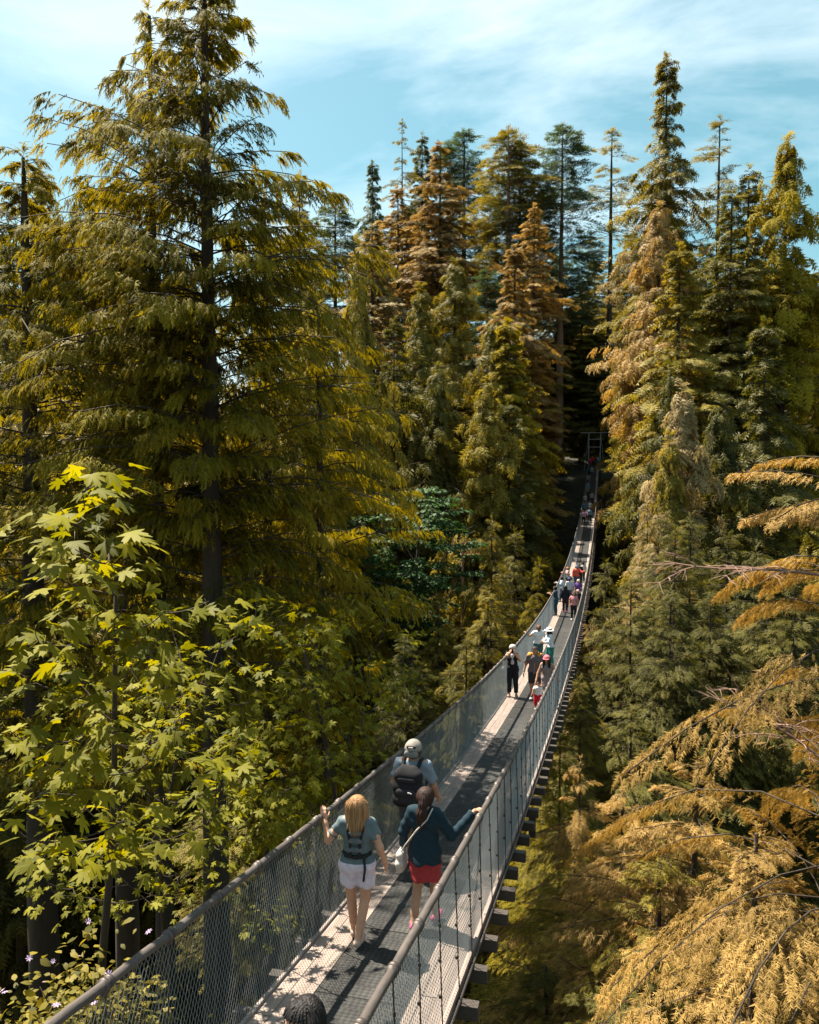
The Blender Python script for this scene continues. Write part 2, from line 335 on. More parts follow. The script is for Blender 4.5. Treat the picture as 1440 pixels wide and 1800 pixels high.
def conifer(seed, H, R, cb, nbr, dens, fl, tpl, prof, up=.1, droop=.25, hang=.25, lat=.42, tr=.45, irr=.35, bend=.0, limb=.035, tipcurl=0., gaps=0., inner=.12, bt=4, tuft=0., taper=0.):
    """trunk mesh and crown mesh of one conifer with its base at the origin"""
    rng = np.random.default_rng(seed); g = Geo()
    zz = np.linspace(0, H*.985, 28); ph = rng.uniform(0, 6.28)
    tx = bend*H*np.sin(zz/H*3+ph)*.3; ty = bend*H*np.cos(zz/H*2.3+ph)*.2
    g.tube(np.stack([tx, ty, zz], -1), tr*(1-zz/H)**.8+.02+tr*.5*np.exp(-zz/(H*.03)), 12); g.v[-1] = g.v[-1]+rng.normal(0, .035*tr, g.v[-1].shape)
    if bt == 0: g.tube([(0, 0, 0), (0, 0, .1)], .02, 4)
    pos = []; dr = []; up_ = []; sz = []; tn = []
    u = np.sort(rng.random(nbr)**.85); az = rng.random(nbr)*6.2832
    skip = rng.random(nbr) < gaps
    for ub, a, sk in zip(u, az, skip):
        if sk and ub < .93: continue
        h = cb*H+(H-cb*H)*ub*.985; L = max(.12*R, R*prof(ub)*rng.uniform(1-irr, 1+.4*irr)*(1-taper*max(0, 1-ub*2.2)))
        x0 = np.interp(h, zz, tx); y0 = np.interp(h, zz, ty)
        upb = up+rng.uniform(-.18, .18)+.5*max(0, ub-.8)*3; o = np.array([math.cos(a), math.sin(a), 0]); l = np.array([-o[1], o[0], 0])
        cur = rng.uniform(-.2, .2); drp = droop*rng.uniform(.5, 1.5)
        def bp(s): s = np.asarray(s)[..., None]; return np.array([x0, y0, h])+L*(o*s+l*cur*s*s+np.array([0, 0, 1.])*(upb*s-drp*s*s+tipcurl*s**4))
        if bt: g.tube(bp(np.linspace(0, .96, bt+1)), np.linspace(limb*(.4+.25*L**.7), .008, bt+1), 4 if L > 1.2 else 3, False)
        k = max(3, int(L*dens*(1 if L > 1 else 1.6))); s = inner+(1-inner)*rng.random(k)**.75
        if tuft: cs_ = inner+(1-inner)*rng.random(max(3, int(L*tuft)))**.75; s = np.clip(cs_[rng.integers(0, len(cs_), k)]+rng.normal(0, .035, k), inner*.6, 1.02)
        q = rng.random(k)**.8; side = np.where(rng.random(k) < .5, -1., 1.)
        off = lat*L*(1-.82*s)*q*side*np.minimum(1, s*4)
        p = bp(s)+l*off[:, None]+np.array([0, 0, -1.])*(np.abs(off)*(.18+.3*hang))[:, None]+rng.normal(0, .06*fl, (k, 3))
        slope = (upb-2*drp*s+4*tipcurl*s**3)
        d = o[None]*(.45+.55*s)[:, None]+l[None]*(side*(.85-.55*s)*(.4+.6*rng.random(k)))[:, None]
        d[:, 2] += slope*.8-hang*(.5+rng.random(k))+rng.normal(0, .12, k)
        uu = np.array([0, 0, 1.])+rng.normal(0, .38, (k, 3))+o[None]*.35*hang
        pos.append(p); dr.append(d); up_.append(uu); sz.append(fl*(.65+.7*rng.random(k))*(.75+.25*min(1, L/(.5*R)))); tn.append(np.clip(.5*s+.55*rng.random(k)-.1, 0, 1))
    # leader
    k = 36; s = rng.random(k); p = np.stack([np.full(k, tx[-1]), np.full(k, ty[-1]), H*(1-(1-s)*min(.1, 1.3/H))], -1); a = rng.random(k)*6.28
    d = np.stack([np.cos(a)*.8, np.sin(a)*.8, .15+s*s], -1); pos.append(p); dr.append(d); up_.append(np.tile([.3, .3, 1.], (k, 1))); sz.append(np.full(k, fl*.7)); tn.append(np.full(k, .6))
    V, T, A = place_fronds(tpl, np.concatenate(pos), np.concatenate(dr), np.concatenate(up_), np.concatenate(sz), np.concatenate(tn))
    return g.mesh('trunk', True), mesh_np('crown', V, T, {'tint': A})
rg = np.random.default_rng(1)
T_FAR = frond_tpl(3, .36, .22, .17, .16); T_DROOP = frond_tpl(3, .30, .45, .17, .22); T_BRUSH = brush_tpl(7, rg, .5)
T_MID = [spray_tpl(i, 9, .42, .2, .10) for i in range(3)]; T_CED = [spray_tpl(10+i, 12, .36, .40, .15, (20, 55), .2) for i in range(4)]; T_HEM = [spray_tpl(20+i, 10, .50, .35, .115, (25, 70), .22) for i in range(5)]
def tip(H, R, slope, pw=.9): return lambda u: min(1., (1-u)*H*slope/R)**pw*.97+.03
clump = lambda u: (min(1, (1-u)*3.2)**.6)*(.60+.40*abs(math.sin(u*19)))*min(1, .45+u*3)
TYPES = {}
def reg(key, H, R, **k):
    t, c = conifer(H=H, R=R, **k); TYPES.setdefault(key[:-1], []).append((t, c, H, R))
for i in range(3): reg('spruce%d' % i, 56, 6.6, seed=10+i, cb=.12, nbr=430, dens=11, fl=.82, tpl=T_FAR, prof=(lambda u, i=i: tip(56, 6.6, .40)(u)*(.78+.22*math.sin(u*27+i*2))), up=.05+.08*i, droop=.26, hang=.18, tr=.5, irr=.6, gaps=.10, tuft=1.6, bend=.008)
for i in range(3): reg('fir%d' % i, 56, 7.2, seed=20+i, cb=.40, nbr=210, dens=15, fl=.85, tpl=T_BRUSH, prof=clump, up=.10, droop=.18, hang=.05, tr=.66, irr=.5, gaps=.1, lat=.55, bend=.01, limb=.05)
for i in range(2): reg('cedar%d' % i, 46, 5.6, seed=30+i, cb=.10, nbr=400, dens=11, fl=.82, tpl=T_DROOP, prof=(lambda u, i=i: tip(46, 5.6, .44, .8)(u)*(.8+.2*math.sin(u*22+i*3))), up=.2, droop=.42, hang=.65, tr=.5, irr=.6, gaps=.08, tuft=1.6)
reg('spindle0', 56, 4.6, seed=41, cb=.40, nbr=130, dens=12, fl=.6, tpl=T_BRUSH, prof=lambda u: (.4+.6*abs(math.sin(u*23)))*min(1, (1-u)*3)**.8+.04, up=.05, droop=.2, hang=.08, tr=.4, irr=.6, gaps=.15, limb=.05)
for i in range(2): reg('young%d' % i, 36, 4.6, seed=50+i, cb=.40, nbr=260, dens=13, fl=.56, tpl=T_MID, prof=tip(36, 4.6, .36, 1.), up=.14, droop=.26, hang=.12, tr=.28, irr=.5, limb=.03, tuft=2.2)
cnt = {}
def tree(kind, px, py, dist, R, fol, label, group=None, name=None, rz=None, bark=None, H=None, var=None):
    R = R*(1.28 if dist > 75 else 1.1); hw = R*1.12*F/dist
    if dist < 140 and py < 960:                       # keep the bridge and its far end clear
        if px < 1037: px = min(px, 1012-hw)
        else: px = max(px, 1056+hw)
    top = at(px, py, dist); base = gz(top[0], top[1]); Ht = max(3., top[2]-base) if H is None else H
    i = cnt.get(kind, 0); cnt[kind] = i+1; lst = TYPES[kind]; t, c, H0, R0 = lst[(i if var is None else var) % len(lst)]
    nm = name or {'spruce': 'spruce_tree', 'fir': 'fir_tree', 'cedar': 'cedar_tree', 'spindle': 'spindly_fir_tree', 'young': 'young_conifer'}[kind]
    root = empty(nm, (top[0], top[1], top[2]-Ht), label, 'tree', group, rz if rz is not None else (i*2.399+px*.01) % 6.28)
    sxy = R/R0; sz_ = Ht/H0
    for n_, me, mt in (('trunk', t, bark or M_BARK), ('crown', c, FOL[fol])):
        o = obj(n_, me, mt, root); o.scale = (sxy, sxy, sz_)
    return root
# --- far bank and canyon slope: (kind, x and y of the top in the photograph, distance, crown radius, foliage, label)
FARG = 'tall conifers on the far bank'
FAR = [
 ('spruce', 655, 283, 165, 4.6, 'teal', 'slim blue-green spire left of the tallest far trees, alone against the sky'),
 ('spindle', 707, 210, 158, 3.4, 'olive', 'spindly half-bare spire rising just left of the broad orange conifer'),
 ('spruce', 742, 233, 162, 5.4, 'dark', 'dark narrow conifer top between the spindly spire and the orange conifer'),
 ('spruce', 776, 250, 132, 6.6, 'orange', 'broad orange-lit conifer rising highest above the middle of the far bank'),
 ('fir', 815, 230, 160, 7.5, 'teal', 'dark loose-crowned fir standing behind the orange conifer at its right'),
 ('fir', 893, 224, 142, 6.6, 'olive', 'fir with two bare dark trunks and orange-tipped boughs in the far bank gap'),
 ('fir', 915, 250, 146, 5.6, 'teal', 'second stem beside the twin-trunked fir, its blue-green boughs showing sky between'),
 ('fir', 990, 217, 146, 6.4, 'teal', 'tall fir with long bare orange trunk left of the bridge end', ),
 ('spindle', 1076, 226, 150, 6.2, 'olive', 'broken-topped fir with thick dark bare stem near the bridge end'),
 ('spruce', 1172, 95, 112, 5.6, 'olive', 'tallest fir on the right, its pointed top reaching far above all others'),
 ('spindle', 1266, 205, 118, 5.2, 'olive', 'ragged spire right of the tallest fir, with long upturned top boughs'),
 ('spruce', 1318, 290, 108, 6.0, 'gold', 'golden-green conifer at the right edge beside the ragged spire'),
 ('spruce', 1290, 330, 100, 6.0, 'dark', 'dark shaded conifer behind and right of the tallest fir trunk'),
 ('cedar', 1385, 240, 104, 6.0, 'gold', 'cedar beyond the right edge of the tall fir group'),
 ('cedar', 1098, 300, 118, 6.2, 'pale', 'leaning pale-green cedar left of the tallest right-hand fir'),
 ('cedar', 1130, 355, 104, 5.4, 'orange', 'pinkish-orange cedar in front of the tallest fir, left side'),
 ('cedar', 1078, 480, 108, 4.6, 'olive', 'olive cedar foliage column just right of the bridge end gap'),
 ('spruce', 1195, 430, 92, 6.0, 'olive', 'big olive conifer at the foot of the tallest fir'),
 ('spruce', 655, 395, 122, 6.6, 'pale', 'pale tan conifer at the right shoulder of the big near cedar'),
 ('spruce', 700, 330, 140, 6.0, 'orange', 'tan conifer between the blue-green spire and the broad orange conifer'),
 ('spruce', 905, 430, 112, 5.6, 'orange', 'orange conifer below the twin-trunked fir'),
 ('spruce', 946, 360, 126, 4.6, 'orange', 'orange narrow conifer left of the bare-trunked tall fir'),
 ('cedar', 800, 455, 108, 6.4, 'olive', 'olive cedar in the middle of the canyon slope below the orange conifer'),
 ('spruce', 1025, 480, 152, 4.0, 'olive', 'brownish narrow conifer right behind the bare-trunked tall fir'),
 ('cedar', 740, 500, 98, 6.0, 'olive', 'olive drooping cedar right of the near cedar, at mid height'),
 ('cedar', 870, 555, 96, 5.6, 'olive', 'yellowish drooping cedar straight above the green maple, at mid slope'),
 ('spruce', 935, 560, 94, 5.6, 'gold', 'gold-green conifer left of the bridge gap'),
 ('spruce', 985, 620, 96, 4.8, 'olive', 'olive conifer close to the left of the far bridge end'),
 ('fir', 855, 470, 118, 4.2, 'teal', 'small blue-green conifer showing in the notch right of the olive cedar'),
 ('spruce', 690, 560, 88, 5.4, 'dark', 'shaded conifer behind the bright bough tips of the near cedar'),
 ('cedar', 770, 640, 84, 5.4, 'dark', 'dark drooping cedar above the green maple'),
 ('cedar', 860, 660, 80, 5.0, 'olive', 'light-tipped drooping cedar above the little wooden lookout'),
 ('spruce', 925, 700, 82, 4.8, 'dark', 'dark conifer on the slope left of the upper bridge'),
 ('spruce', 985, 740, 88, 4.4, 'dark', 'dark conifer beside the left handrail near the far walkers'),
 ('cedar', 1085, 640, 84, 5.2, 'dark', 'dark cedar right of the far bridge end'),
 ('spruce', 1105, 760, 76, 5.0, 'dark', 'dark conifer right of the upper bridge, under the pale crown'),
 ('cedar', 1200, 672, 62, 5.0, 'pale', 'broad pale straw-coloured crown on the right, above the sagging hemlock boughs'),
 ('cedar', 1165, 760, 60, 4.2, 'olive', 'olive cedar crown just left of the pale straw-coloured crown on the right slope'),
 ('cedar', 1270, 700, 66, 5.4, 'dark', 'dark cedar between the pale crown and the right edge'),
 ('spruce', 1345, 560, 72, 6.0, 'dark', 'tall dark conifer at the right edge behind the hemlock boughs'),
 ('spruce', 150, 318, 130, 6.2, 'teal', 'blue-green conifer at the left edge behind the big near cedar'),
 ('spruce', 215, 290, 140, 6.0, 'orange', 'tan conifer behind the left side of the big near cedar'),
 ('spruce', 70, 290, 120, 6.4, 'olive', 'olive conifer beyond the left shoulder of the big near cedar'),
 ('spruce', 20, 380, 100, 6.0, 'teal', 'dark blue-green conifer farthest left behind the near cedars'),
 ('fir', 590, 340, 150, 5.6, 'teal', 'dark fir peeping out right of the big near cedar'),
 ('spruce', 525, 300, 120, 5.0, 'gold', 'golden conifer top just behind the right shoulder of the near cedar'),
]
for e in FAR:
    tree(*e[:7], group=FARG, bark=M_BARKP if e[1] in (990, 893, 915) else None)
# small conifers lower in the canyon
for (px, py, d, R, fol, lb) in [
 (770, 1045, 56, 3.4, 'olive', 'small pointed conifer left of the woman photographing'),
 (865, 905, 66, 3.6, 'olive', 'small conifer in front of the little wooden lookout'),
 (948, 985, 62, 2.6, 'gold', 'slim sunlit young conifer beside the left handrail'),
 (858, 1030, 52, 3.4, 'olive', 'bushy young conifer directly behind the woman photographing'),
 (905, 930, 70, 3.8, 'dark', 'dark young conifer between the lookout and the bridge'),
 (820, 1120, 46, 3.2, 'dark', 'low dark conifer left of the handrail, under the small pointed conifer'),
 (715, 1120, 48, 3.4, 'dark', 'shaded young conifer under the green maple'),
 (985, 860, 84, 3.6, 'dark', 'young conifer close to the left of the distant walkers'),
 (1110, 895, 54, 3.2, 'pale', 'pale young spruce right of the bridge, under the straw-coloured crown'),
 (1100, 870, 58, 2.8, 'pale', 'pale spruce tip just behind the pale young spruce'),
 (1182, 940, 48, 2.4, 'orange', 'thin orange young conifer with bare stem right of the pale young spruce'),
 (1065, 980, 50, 3.4, 'dark', 'dark young conifer right of the bridge below the far walkers'),
 (1150, 1050, 40, 3.4, 'dark', 'dark conifer behind the longest hemlock bough'),
 (1040, 1090, 42, 2.2, 'orange', 'orange-tipped young conifer close behind the right handrail'),
 (1085, 1130, 36, 3.0, 'dark', 'dark young conifer below the longest hemlock bough'),
 (1235, 980, 50, 4.0, 'dark', 'dark conifer behind the bare twigs at the right'),
 (1020, 1190, 30, 2.0, 'olive', 'olive conifer top between the cross beams and the dark trees'),
 (1110, 1240, 29, 3.0, 'dark', 'dark conifer low right of the bridge middle'),
 (1190, 1150, 34, 3.4, 'dark', 'dark conifer between two hemlock boughs'),
 (1285, 1120, 36, 4.0, 'dark', 'dark conifer at the right behind the lower hemlock boughs'),
 (985, 1290, 24, 1.7, 'gold', 'yellow-green conifer top next to the hanging blocks of the bridge')]:
    tree('young', px, py, d, R, fol, lb, 'young conifers in the canyon', H=None)
# the rest of the forest wall, seen only as foliage between the others
rf = random.Random(8); FILL = 'dense conifer deep in the dark forest wall between the nearer trees'
for i in range(64):
    px = rf.uniform(-40, 1480); row = i % 4; py = (560, 690, 820, 930)[row]+rf.uniform(-60, 60); d = (128, 112, 98, 88)[row]+rf.uniform(-6, 6)
    if abs(px-1040) < 42 and row < 4: continue
    kd = rf.choice(['spruce', 'cedar', 'cedar']); Rr = rf.uniform(4.6, 6.2); fo = rf.choice(['dark', 'olive', 'dark', 'olive'])
    lb = '%s %s %s, forest wall %s' % ({'dark': 'dark green', 'olive': 'olive'}[fo], {'spruce': 'layered conifer', 'cedar': 'drooping cedar'}[kd], 'behind the near cedars' if px < 430 else 'above the green maple' if px < 780 else 'left of the far bridge end' if px < 1037 else 'right of the far bridge end' if px < 1250 else 'at the right edge', ('rearmost row', 'second row', 'third row', 'lowest row')[row])
    tree(kd, px, py, d, Rr, fo, lb, 'forest wall filler')
for i in range(26):
    px = rf.choice([rf.uniform(380, 960), rf.uniform(1060, 1460)]); py = rf.uniform(1010, 1330); d = 74-(py-1000)*.115+rf.uniform(-4, 4)
    fo = rf.choice(['dark', 'dark', 'olive']); tree('young', px, py, d, rf.uniform(3.2, 4.4), fo, '%s conifer crown low in the shaded canyon, %s' % ({'dark': 'dark green', 'olive': 'olive'}[fo], 'under the green maple' if px < 700 else 'below the lookout' if px < 960 else 'right of the bridge' if px < 1250 else 'at the right edge'), 'shaded conifers in the canyon')
for i in range(16):
    px = 980+i*33; tree('spruce', px, 470+rf.uniform(-90, 60), 160+rf.uniform(0, 20), 6, rf.choice(['dark', 'teal', 'olive']), 'conifer in the far skyline row behind the bridge end', 'skyline row') if not 1000 < px < 1010 else None
for (px, py, d, fol) in [(985, 560, 152, 'dark'), (1012, 600, 158, 'olive'), (1046, 585, 149, 'dark'), (1075, 600, 156, 'dark'), (1105, 560, 150, 'olive'), (960, 600, 150, 'dark'), (1030, 640, 172, 'dark'), (1062, 640, 170, 'dark')]:
    tree('cedar', px, py, d, 5.0, fol, 'dark cedar closing the forest straight behind the far bridge portal', 'cedars behind the portal')
for i in range(26):
    px = rf.uniform(-30, 640); row = i % 2; tree(rf.choice(['spruce', 'cedar']), px, (470, 640)[row]+rf.uniform(-60, 60), (80, 58)[row]+rf.uniform(-8, 8), 4.6, rf.choice(['dark', 'olive', 'dark']), 'dark conifer filling the gaps behind the near cedars on the left', 'conifers behind the near cedars')
for (px, py, d, fol, lb) in [(940, 790, 118, 'olive', 'olive young conifer on the bank left of the far bridge end'), (962, 850, 112, 'dark', 'dark young conifer under the far bridge end, left side'), (985, 800, 134, 'olive', 'small conifer hugging the left end of the far handrail'), (1120, 800, 120, 'olive', 'olive young conifer on the bank right of the far bridge end'), (1110, 860, 112, 'dark', 'dark young conifer under the far bridge end, right side')]:
    tree('young', px, py, d, 2.6, fol, lb, 'young conifers in the canyon')
for i, (px, py, d, R_) in enumerate([(1085, 905, 44, 3.0), (1145, 925, 42, 3.2), (1215, 905, 46, 3.4), (1280, 930, 43, 3.4), (1110, 1010, 36, 2.8), (1180, 1030, 34, 3.0), (1250, 1040, 36, 3.2), (1330, 960, 40, 3.6), (1400, 1000, 38, 3.6), (1060, 1060, 38, 2.2)]):
    tree('young', px, py, d, R_, 'dark', 'dark conifer in the shade behind the arching hemlock boughs', 'shaded conifers behind the hemlock')

# ------------------------------------------------------------------ near trees
def near_tree(name, mesh_pair, H0, px, py, dist, fol, label, sxy=1., rz=0., bark=None):
    top = at(px, py, dist); Ht = top[2]-gz(top[0], top[1])+.3
    root = empty(name, (top[0], top[1], top[2]-Ht), label, 'tree', None, rz)
    for n_, me, mt in (('trunk', mesh_pair[0], bark or M_BARK), ('crown', mesh_pair[1], FOL[fol])):
        o = obj(n_, me, mt, root); o.scale = (sxy, sxy, Ht/H0)
    return root
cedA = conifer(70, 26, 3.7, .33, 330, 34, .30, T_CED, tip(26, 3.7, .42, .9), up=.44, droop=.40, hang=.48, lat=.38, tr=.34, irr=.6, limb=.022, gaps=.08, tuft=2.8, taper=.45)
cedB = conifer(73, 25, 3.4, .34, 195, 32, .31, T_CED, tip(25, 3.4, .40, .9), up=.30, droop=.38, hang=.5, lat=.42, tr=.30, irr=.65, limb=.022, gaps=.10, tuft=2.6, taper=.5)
near_tree('cedar_tree', cedA, 26, 358, -75, 18.0, 'gold', 'largest near cedar on the left, golden drooping sprays, top leaving the frame', rz=.4)
near_tree('cedar_tree', cedB, 25, 262, -5, 19.8, 'gold', 'slim second cedar stem with separate top left of the largest cedar', .8, rz=2.)
near_tree('cedar_tree', cedB, 25, 40, 250, 21, 'gold', 'cedar at the far left edge beside the largest near cedar', 1.3, rz=4.)
near_tree('cedar_tree', cedB, 25, 465, 350, 23, 'gold', 'cedar behind the right shoulder of the largest near cedar', .85, rz=1.1)
near_tree('cedar_tree', cedB, 25, 560, 520, 21, 'gold', 'lower bright cedar whose bough tips reach right towards the canyon', .8, rz=5.1)
near_tree('cedar_tree', cedB, 25, 200, 420, 26, 'olive', 'shaded cedar behind the slim second cedar stem', 1.3, rz=3.1)
hemA = conifer(84, 11.2, 3.35, .0, 95, 125, .115, T_HEM, tip(11.2, 3.35, .72, .8), up=.26, droop=.52, hang=.40, lat=.22, tr=.15, irr=.35, limb=.011, inner=.2)
hemB = conifer(83, 11, 3.2, .0, 150, 80, .15, T_HEM, tip(11, 3.2, .55, .9), up=.20, droop=.40, hang=.25, lat=.30, tr=.07, irr=.5, limb=.011, inner=.15)
hr = near_tree('hemlock_tree', hemA, 11.2, 1495, 640, 9.4, 'hem', 'golden hemlock at the right whose long arching boughs reach towards the bridge', rz=1.)
for (px, py, d, fol, lb, sx_, rz) in [
 (1225, 1330, 11.5, 'hem', 'golden conifer top sunlit below the arching hemlock boughs', 1.0, .3),
 (1095, 1375, 13.0, 'hem', 'pale feathery conifer top nearest the bridge on the right', .9, 2.2),
 (1330, 1450, 9.5, 'hem', 'golden conifer low at the right edge under the hemlock', .9, 4.),
 (1020, 1330, 17.0, 'hem', 'golden-brown conifer top beside the cross beams, behind the feathery one', .8, 1.7),
 (1160, 1480, 10.8, 'olive', 'olive conifer crown in the middle of the lower right foliage', .9, 3.0),
 (1010, 1500, 14.5, 'olive', 'olive conifer crown just right of the protruding cross beams', .9, 5.),
 (1150, 1660, 9.5, 'dark', 'dark fan-shaped conifer low in the right corner', .8, 1.3),
 (960, 1690, 12.0, 'dark', 'shaded conifer under the bridge edge at the bottom', .8, 3.3),
 (1340, 1690, 10.5, 'dark', 'shaded conifer in the bottom right corner', .8, .8)]:
    near_tree('conifer_tree', hemB, 11, px, py, d, fol, lb, sx_, rz)
# bare dead boughs on the hemlock
def twigs(rng, p, d, L, depth, g, r):
    q = [p]; n = 5; dd = d.copy()
    for i in range(n):
        dd = dd+rng.normal(0, .10, 3)+np.array([0, 0, -.03]); dd /= np.linalg.norm(dd); q.append(q[-1]+dd*L/n)
    g.tube(q, np.linspace(r, r*.35, n+1), 4, False)
    if depth:
        for k in range(9):
            t = rng.uniform(.2, 1); i = min(int(t*n), n-1); a = q[i]; side = np.cross(dd, [0, 0, 1.])*(1 if k % 2 else -1)
            twigs(rng, a, dd*.7+side*.8+rng.normal(0, .2, 3), L*rng.uniform(.25, .45), depth-1, g, r*.5)
rngt = np.random.default_rng(9); hb = np.array(hr.location)
for (px, py, d, tx, ty) in [(1440, 1010, 9.2, 1190, 925), (1440, 1330, 9.2, 1215, 1190)]:
    a = at(px, py, d); b = at(tx, ty, d-.6); g = Geo(); L = np.linalg.norm(b-a); twigs(rngt, a-hb, (b-a)/L, L, 2, g, .018)
    o = obj('bare_bough', g.mesh('bare_bough'), M_TWIG, hr); o.matrix_parent_inverse = Matrix.Rotation(-1., 4, 'Z')

# ------------------------------------------------------------------ broadleaf trees and shrubs
HALF = [(0, 1.0), (6, .80), (12, .84), (17, .62), (23, .40), (33, .74), (42, .95), (49, .74), (57, .72), (64, .46), (71, .34), (88, .52), (104, .66), (114, .46), (136, .30), (162, .16)]
def leaf_mesh(seed, curl):
    rr = random.Random(seed)
    pts = [(a, r) for a, r in HALF]+[(-a, r) for a, r in reversed(HALF[1:])]
    V = [(.0, 0, .0)]
    for a, r in pts:
        r *= rr.uniform(.92, 1.08); t = math.radians(a); x, y = r*math.cos(t), r*math.sin(t)
        V.append((x+.05, y, -curl*r*r+.10*(1-abs(math.sin(2.0*t)))*r*.6-.05))
    n = len(pts); T = [(0, i, i % n+1) for i in range(1, n+1)]
    V = np.array(V)*.5; tl = len(V); V = np.concatenate([V, [(-.45, .008, .04), (-.45, -.008, .04), (.0, 0, .012)]]); T.append((tl, tl+1, tl+2))
    return V, np.array(T)
LEAVES = [leaf_mesh(i, c) for i, c in enumerate((.18, .30, .10))]
SIMPLE = (np.array([(0, 0, 0), (.35, .40, .04), (.7, .25, .0), (1, 0, -.12), (.7, -.25, .0), (.35, -.40, .04)]), np.array([(0, 1, 5), (1, 2, 5), (2, 4, 5), (2, 3, 4)]))
def leaf_me(i, tint): V, T = LEAVES[i]; return mesh_np('leaf', V, T, {'tint': np.full(len(V), tint)})
LEAF_ME = [leaf_me(i, t) for i in range(3) for t in (.25, .6, .95)]
def frame(d, up):
    d = d/np.linalg.norm(d); y = np.cross(up, d); y /= np.linalg.norm(y); z = np.cross(d, y); return np.stack([d, y, z], 1)
def maple(name, label, base, clusters, leaf, per, fol, rng, n_obj, trunk_r, spread=.32, flat=.55):
    """base: foot of the trunk; clusters: points the boughs reach, each carrying a tier of leaves"""
    base = np.asarray(base, float); root = empty(name, base, label, 'tree'); C = np.asarray(clusters)-base
    g = Geo(); top = C[np.argmax(C[:, 2])]; mid = C.mean(0); axis = [np.zeros(3), np.array([mid[0]*.25, mid[1]*.25, mid[2]*.35]), np.array([mid[0]*.7, mid[1]*.7, mid[2]*.8]), top*.5+mid*.5]
    tt = np.linspace(0, 3, 12); A = np.stack([np.interp(tt, range(4), [a[i] for a in axis]) for i in range(3)], -1)
    g.tube(A, np.linspace(trunk_r, trunk_r*.25, 12), 8)
    sites = []; nodes = [a_ for a_ in A[3:]]
    for c in C[np.argsort([np.min(np.linalg.norm(A[3:]-c, axis=1)) for c in C])]:
        nd = np.array(nodes); w = np.linalg.norm(nd-c, axis=1)+np.maximum(0, nd[:, 2]-c[2]+.1)*1.5; a = nd[np.argmin(w)]
        m = (a+c)/2+rng.normal(0, .08, 3)+np.array([0, 0, -.08]); t = np.linspace(0, 1, 6)[:, None]; P = (1-t)**2*a+2*t*(1-t)*m+t*t*c
        g.tube(P, np.linspace(.012, .005, 6)*(trunk_r/.09), 4, False); nodes += [P[3], P[5]]
        out = c-a; out[2] = 0; out /= np.linalg.norm(out)+1e-6
        for k in range(per):
            az = rng.uniform(0, 6.28); r = spread*math.sqrt(rng.random()); p = c+np.array([math.cos(az)*r, math.sin(az)*r, rng.normal(0, .07)-.25*r])
            d = np.array([math.cos(az), math.sin(az), 0])*.9+out*.5+np.array([0, 0, -rng.uniform(.1, .7)]); up = np.array([0, 0, 1.])+rng.normal(0, .35, 3)*flat/.55
            sites.append((p, frame(d, up), leaf*rng.uniform(.65, 1.25)))
    obj('trunk', g.mesh('trunk', True), M_BARK, root)
    dist = [np.linalg.norm(p+base-CAM)/s for p, _, s in sites]; order = np.argsort(dist); gg = Geo()
    for r_, i in enumerate(order):
        p, Fm, s = sites[i]
        if r_ < n_obj:
            o = obj('leaf', LEAF_ME[rng.integers(0, 9)], FOL[fol], root)
            M4 = np.eye(4); M4[:3, :3] = Fm*s; M4[:3, 3] = p; o.matrix_local = Matrix(M4.tolist())
        else:
            V, T = LEAVES[rng.integers(0, 3)] if n_obj else SIMPLE; gg.add(p+(V*s)@Fm.T, tris=T, tint=rng.random())
    if gg.n: tag(obj('foliage', gg.mesh('foliage', tint=True), FOL[fol], root), kind='stuff')
    return root
def left_d(px, dmin, clear=1.75):
    """distance that keeps a bough clear of the bridge on its left side"""
    b = TH-math.atan((px-720)/F); return max(dmin, (CX+clear)/math.sin(b))
rm = np.random.default_rng(21); cl = []
CLUST = [(170, 820), (205, 842), (145, 865), (180, 920), (130, 935), (230, 970), (150, 985), (200, 1005), (300, 1062), (255, 1080), (200, 1090), (150, 1060), (405, 1085), (432, 1100), (280, 1140), (240, 1130), (320, 1165), (295, 1195), (130, 1130), (155, 1200), (180, 1262), (150, 1290), (125, 1312),
 (330, 1290), (380, 1320), (440, 1272), (418, 1300), (350, 1362), (392, 1392), (300, 1330), (432, 1342), (310, 1262), (172, 1342), (205, 1362), (250, 1312), (150, 1420), (212, 1452), (262, 1482), (190, 1502), (300, 1422), (360, 1430), (90, 1010), (60, 1100), (85, 1210), (40, 1290), (75, 1390), (30, 1180), (20, 1440), (95, 1480), (60, 930)]
for (px, py) in CLUST+[(x+rm.normal(0, 22), y+rm.normal(0, 18)) for x, y in CLUST[::2]]:
    cl.append(at(px, py, left_d(px, 6.6)+rm.uniform(0, 1.4)))
b0 = at(120, 1500, 9.5); maple('bigleaf_maple', 'big-leaved maple in the left foreground with broad sunlit yellow-green leaves', (b0[0], b0[1], gz(b0[0], b0[1])), cl, .31, 8, 'maple', rm, 300, .07)
cl = []
for i in range(130):
    px = rm.uniform(450, 748); py = rm.uniform(1040, 1470); lim = 1790-(px-124)*.80
    if py > lim-15: continue
    cl.append(at(px, py, left_d(px, 11, 2.0)+rm.uniform(0, 1.6)))
b0 = at(560, 1350, 15); maple('vine_maple', 'small-leaved maple behind the left handrail below the cedars', (b0[0], b0[1], gz(b0[0], b0[1])), cl, .22, 11, 'maple', rm, 300, .08, .42)
cl = [at(px, py, left_d(px, 10.5, 2.0)+rm.uniform(0, 3.0)) for px, py in [(rm.uniform(60, 470), rm.uniform(1130, 1580)) for _ in range(85)] if py < 1775-(px-124)*.80]
b0 = at(300, 1500, 13); maple('vine_maple', 'small-leaved maple in the shade behind the big-leaved maple on the left', (b0[0], b0[1], gz(b0[0], b0[1])), cl, .20, 12, 'maple', rm, 300, .07, .45)
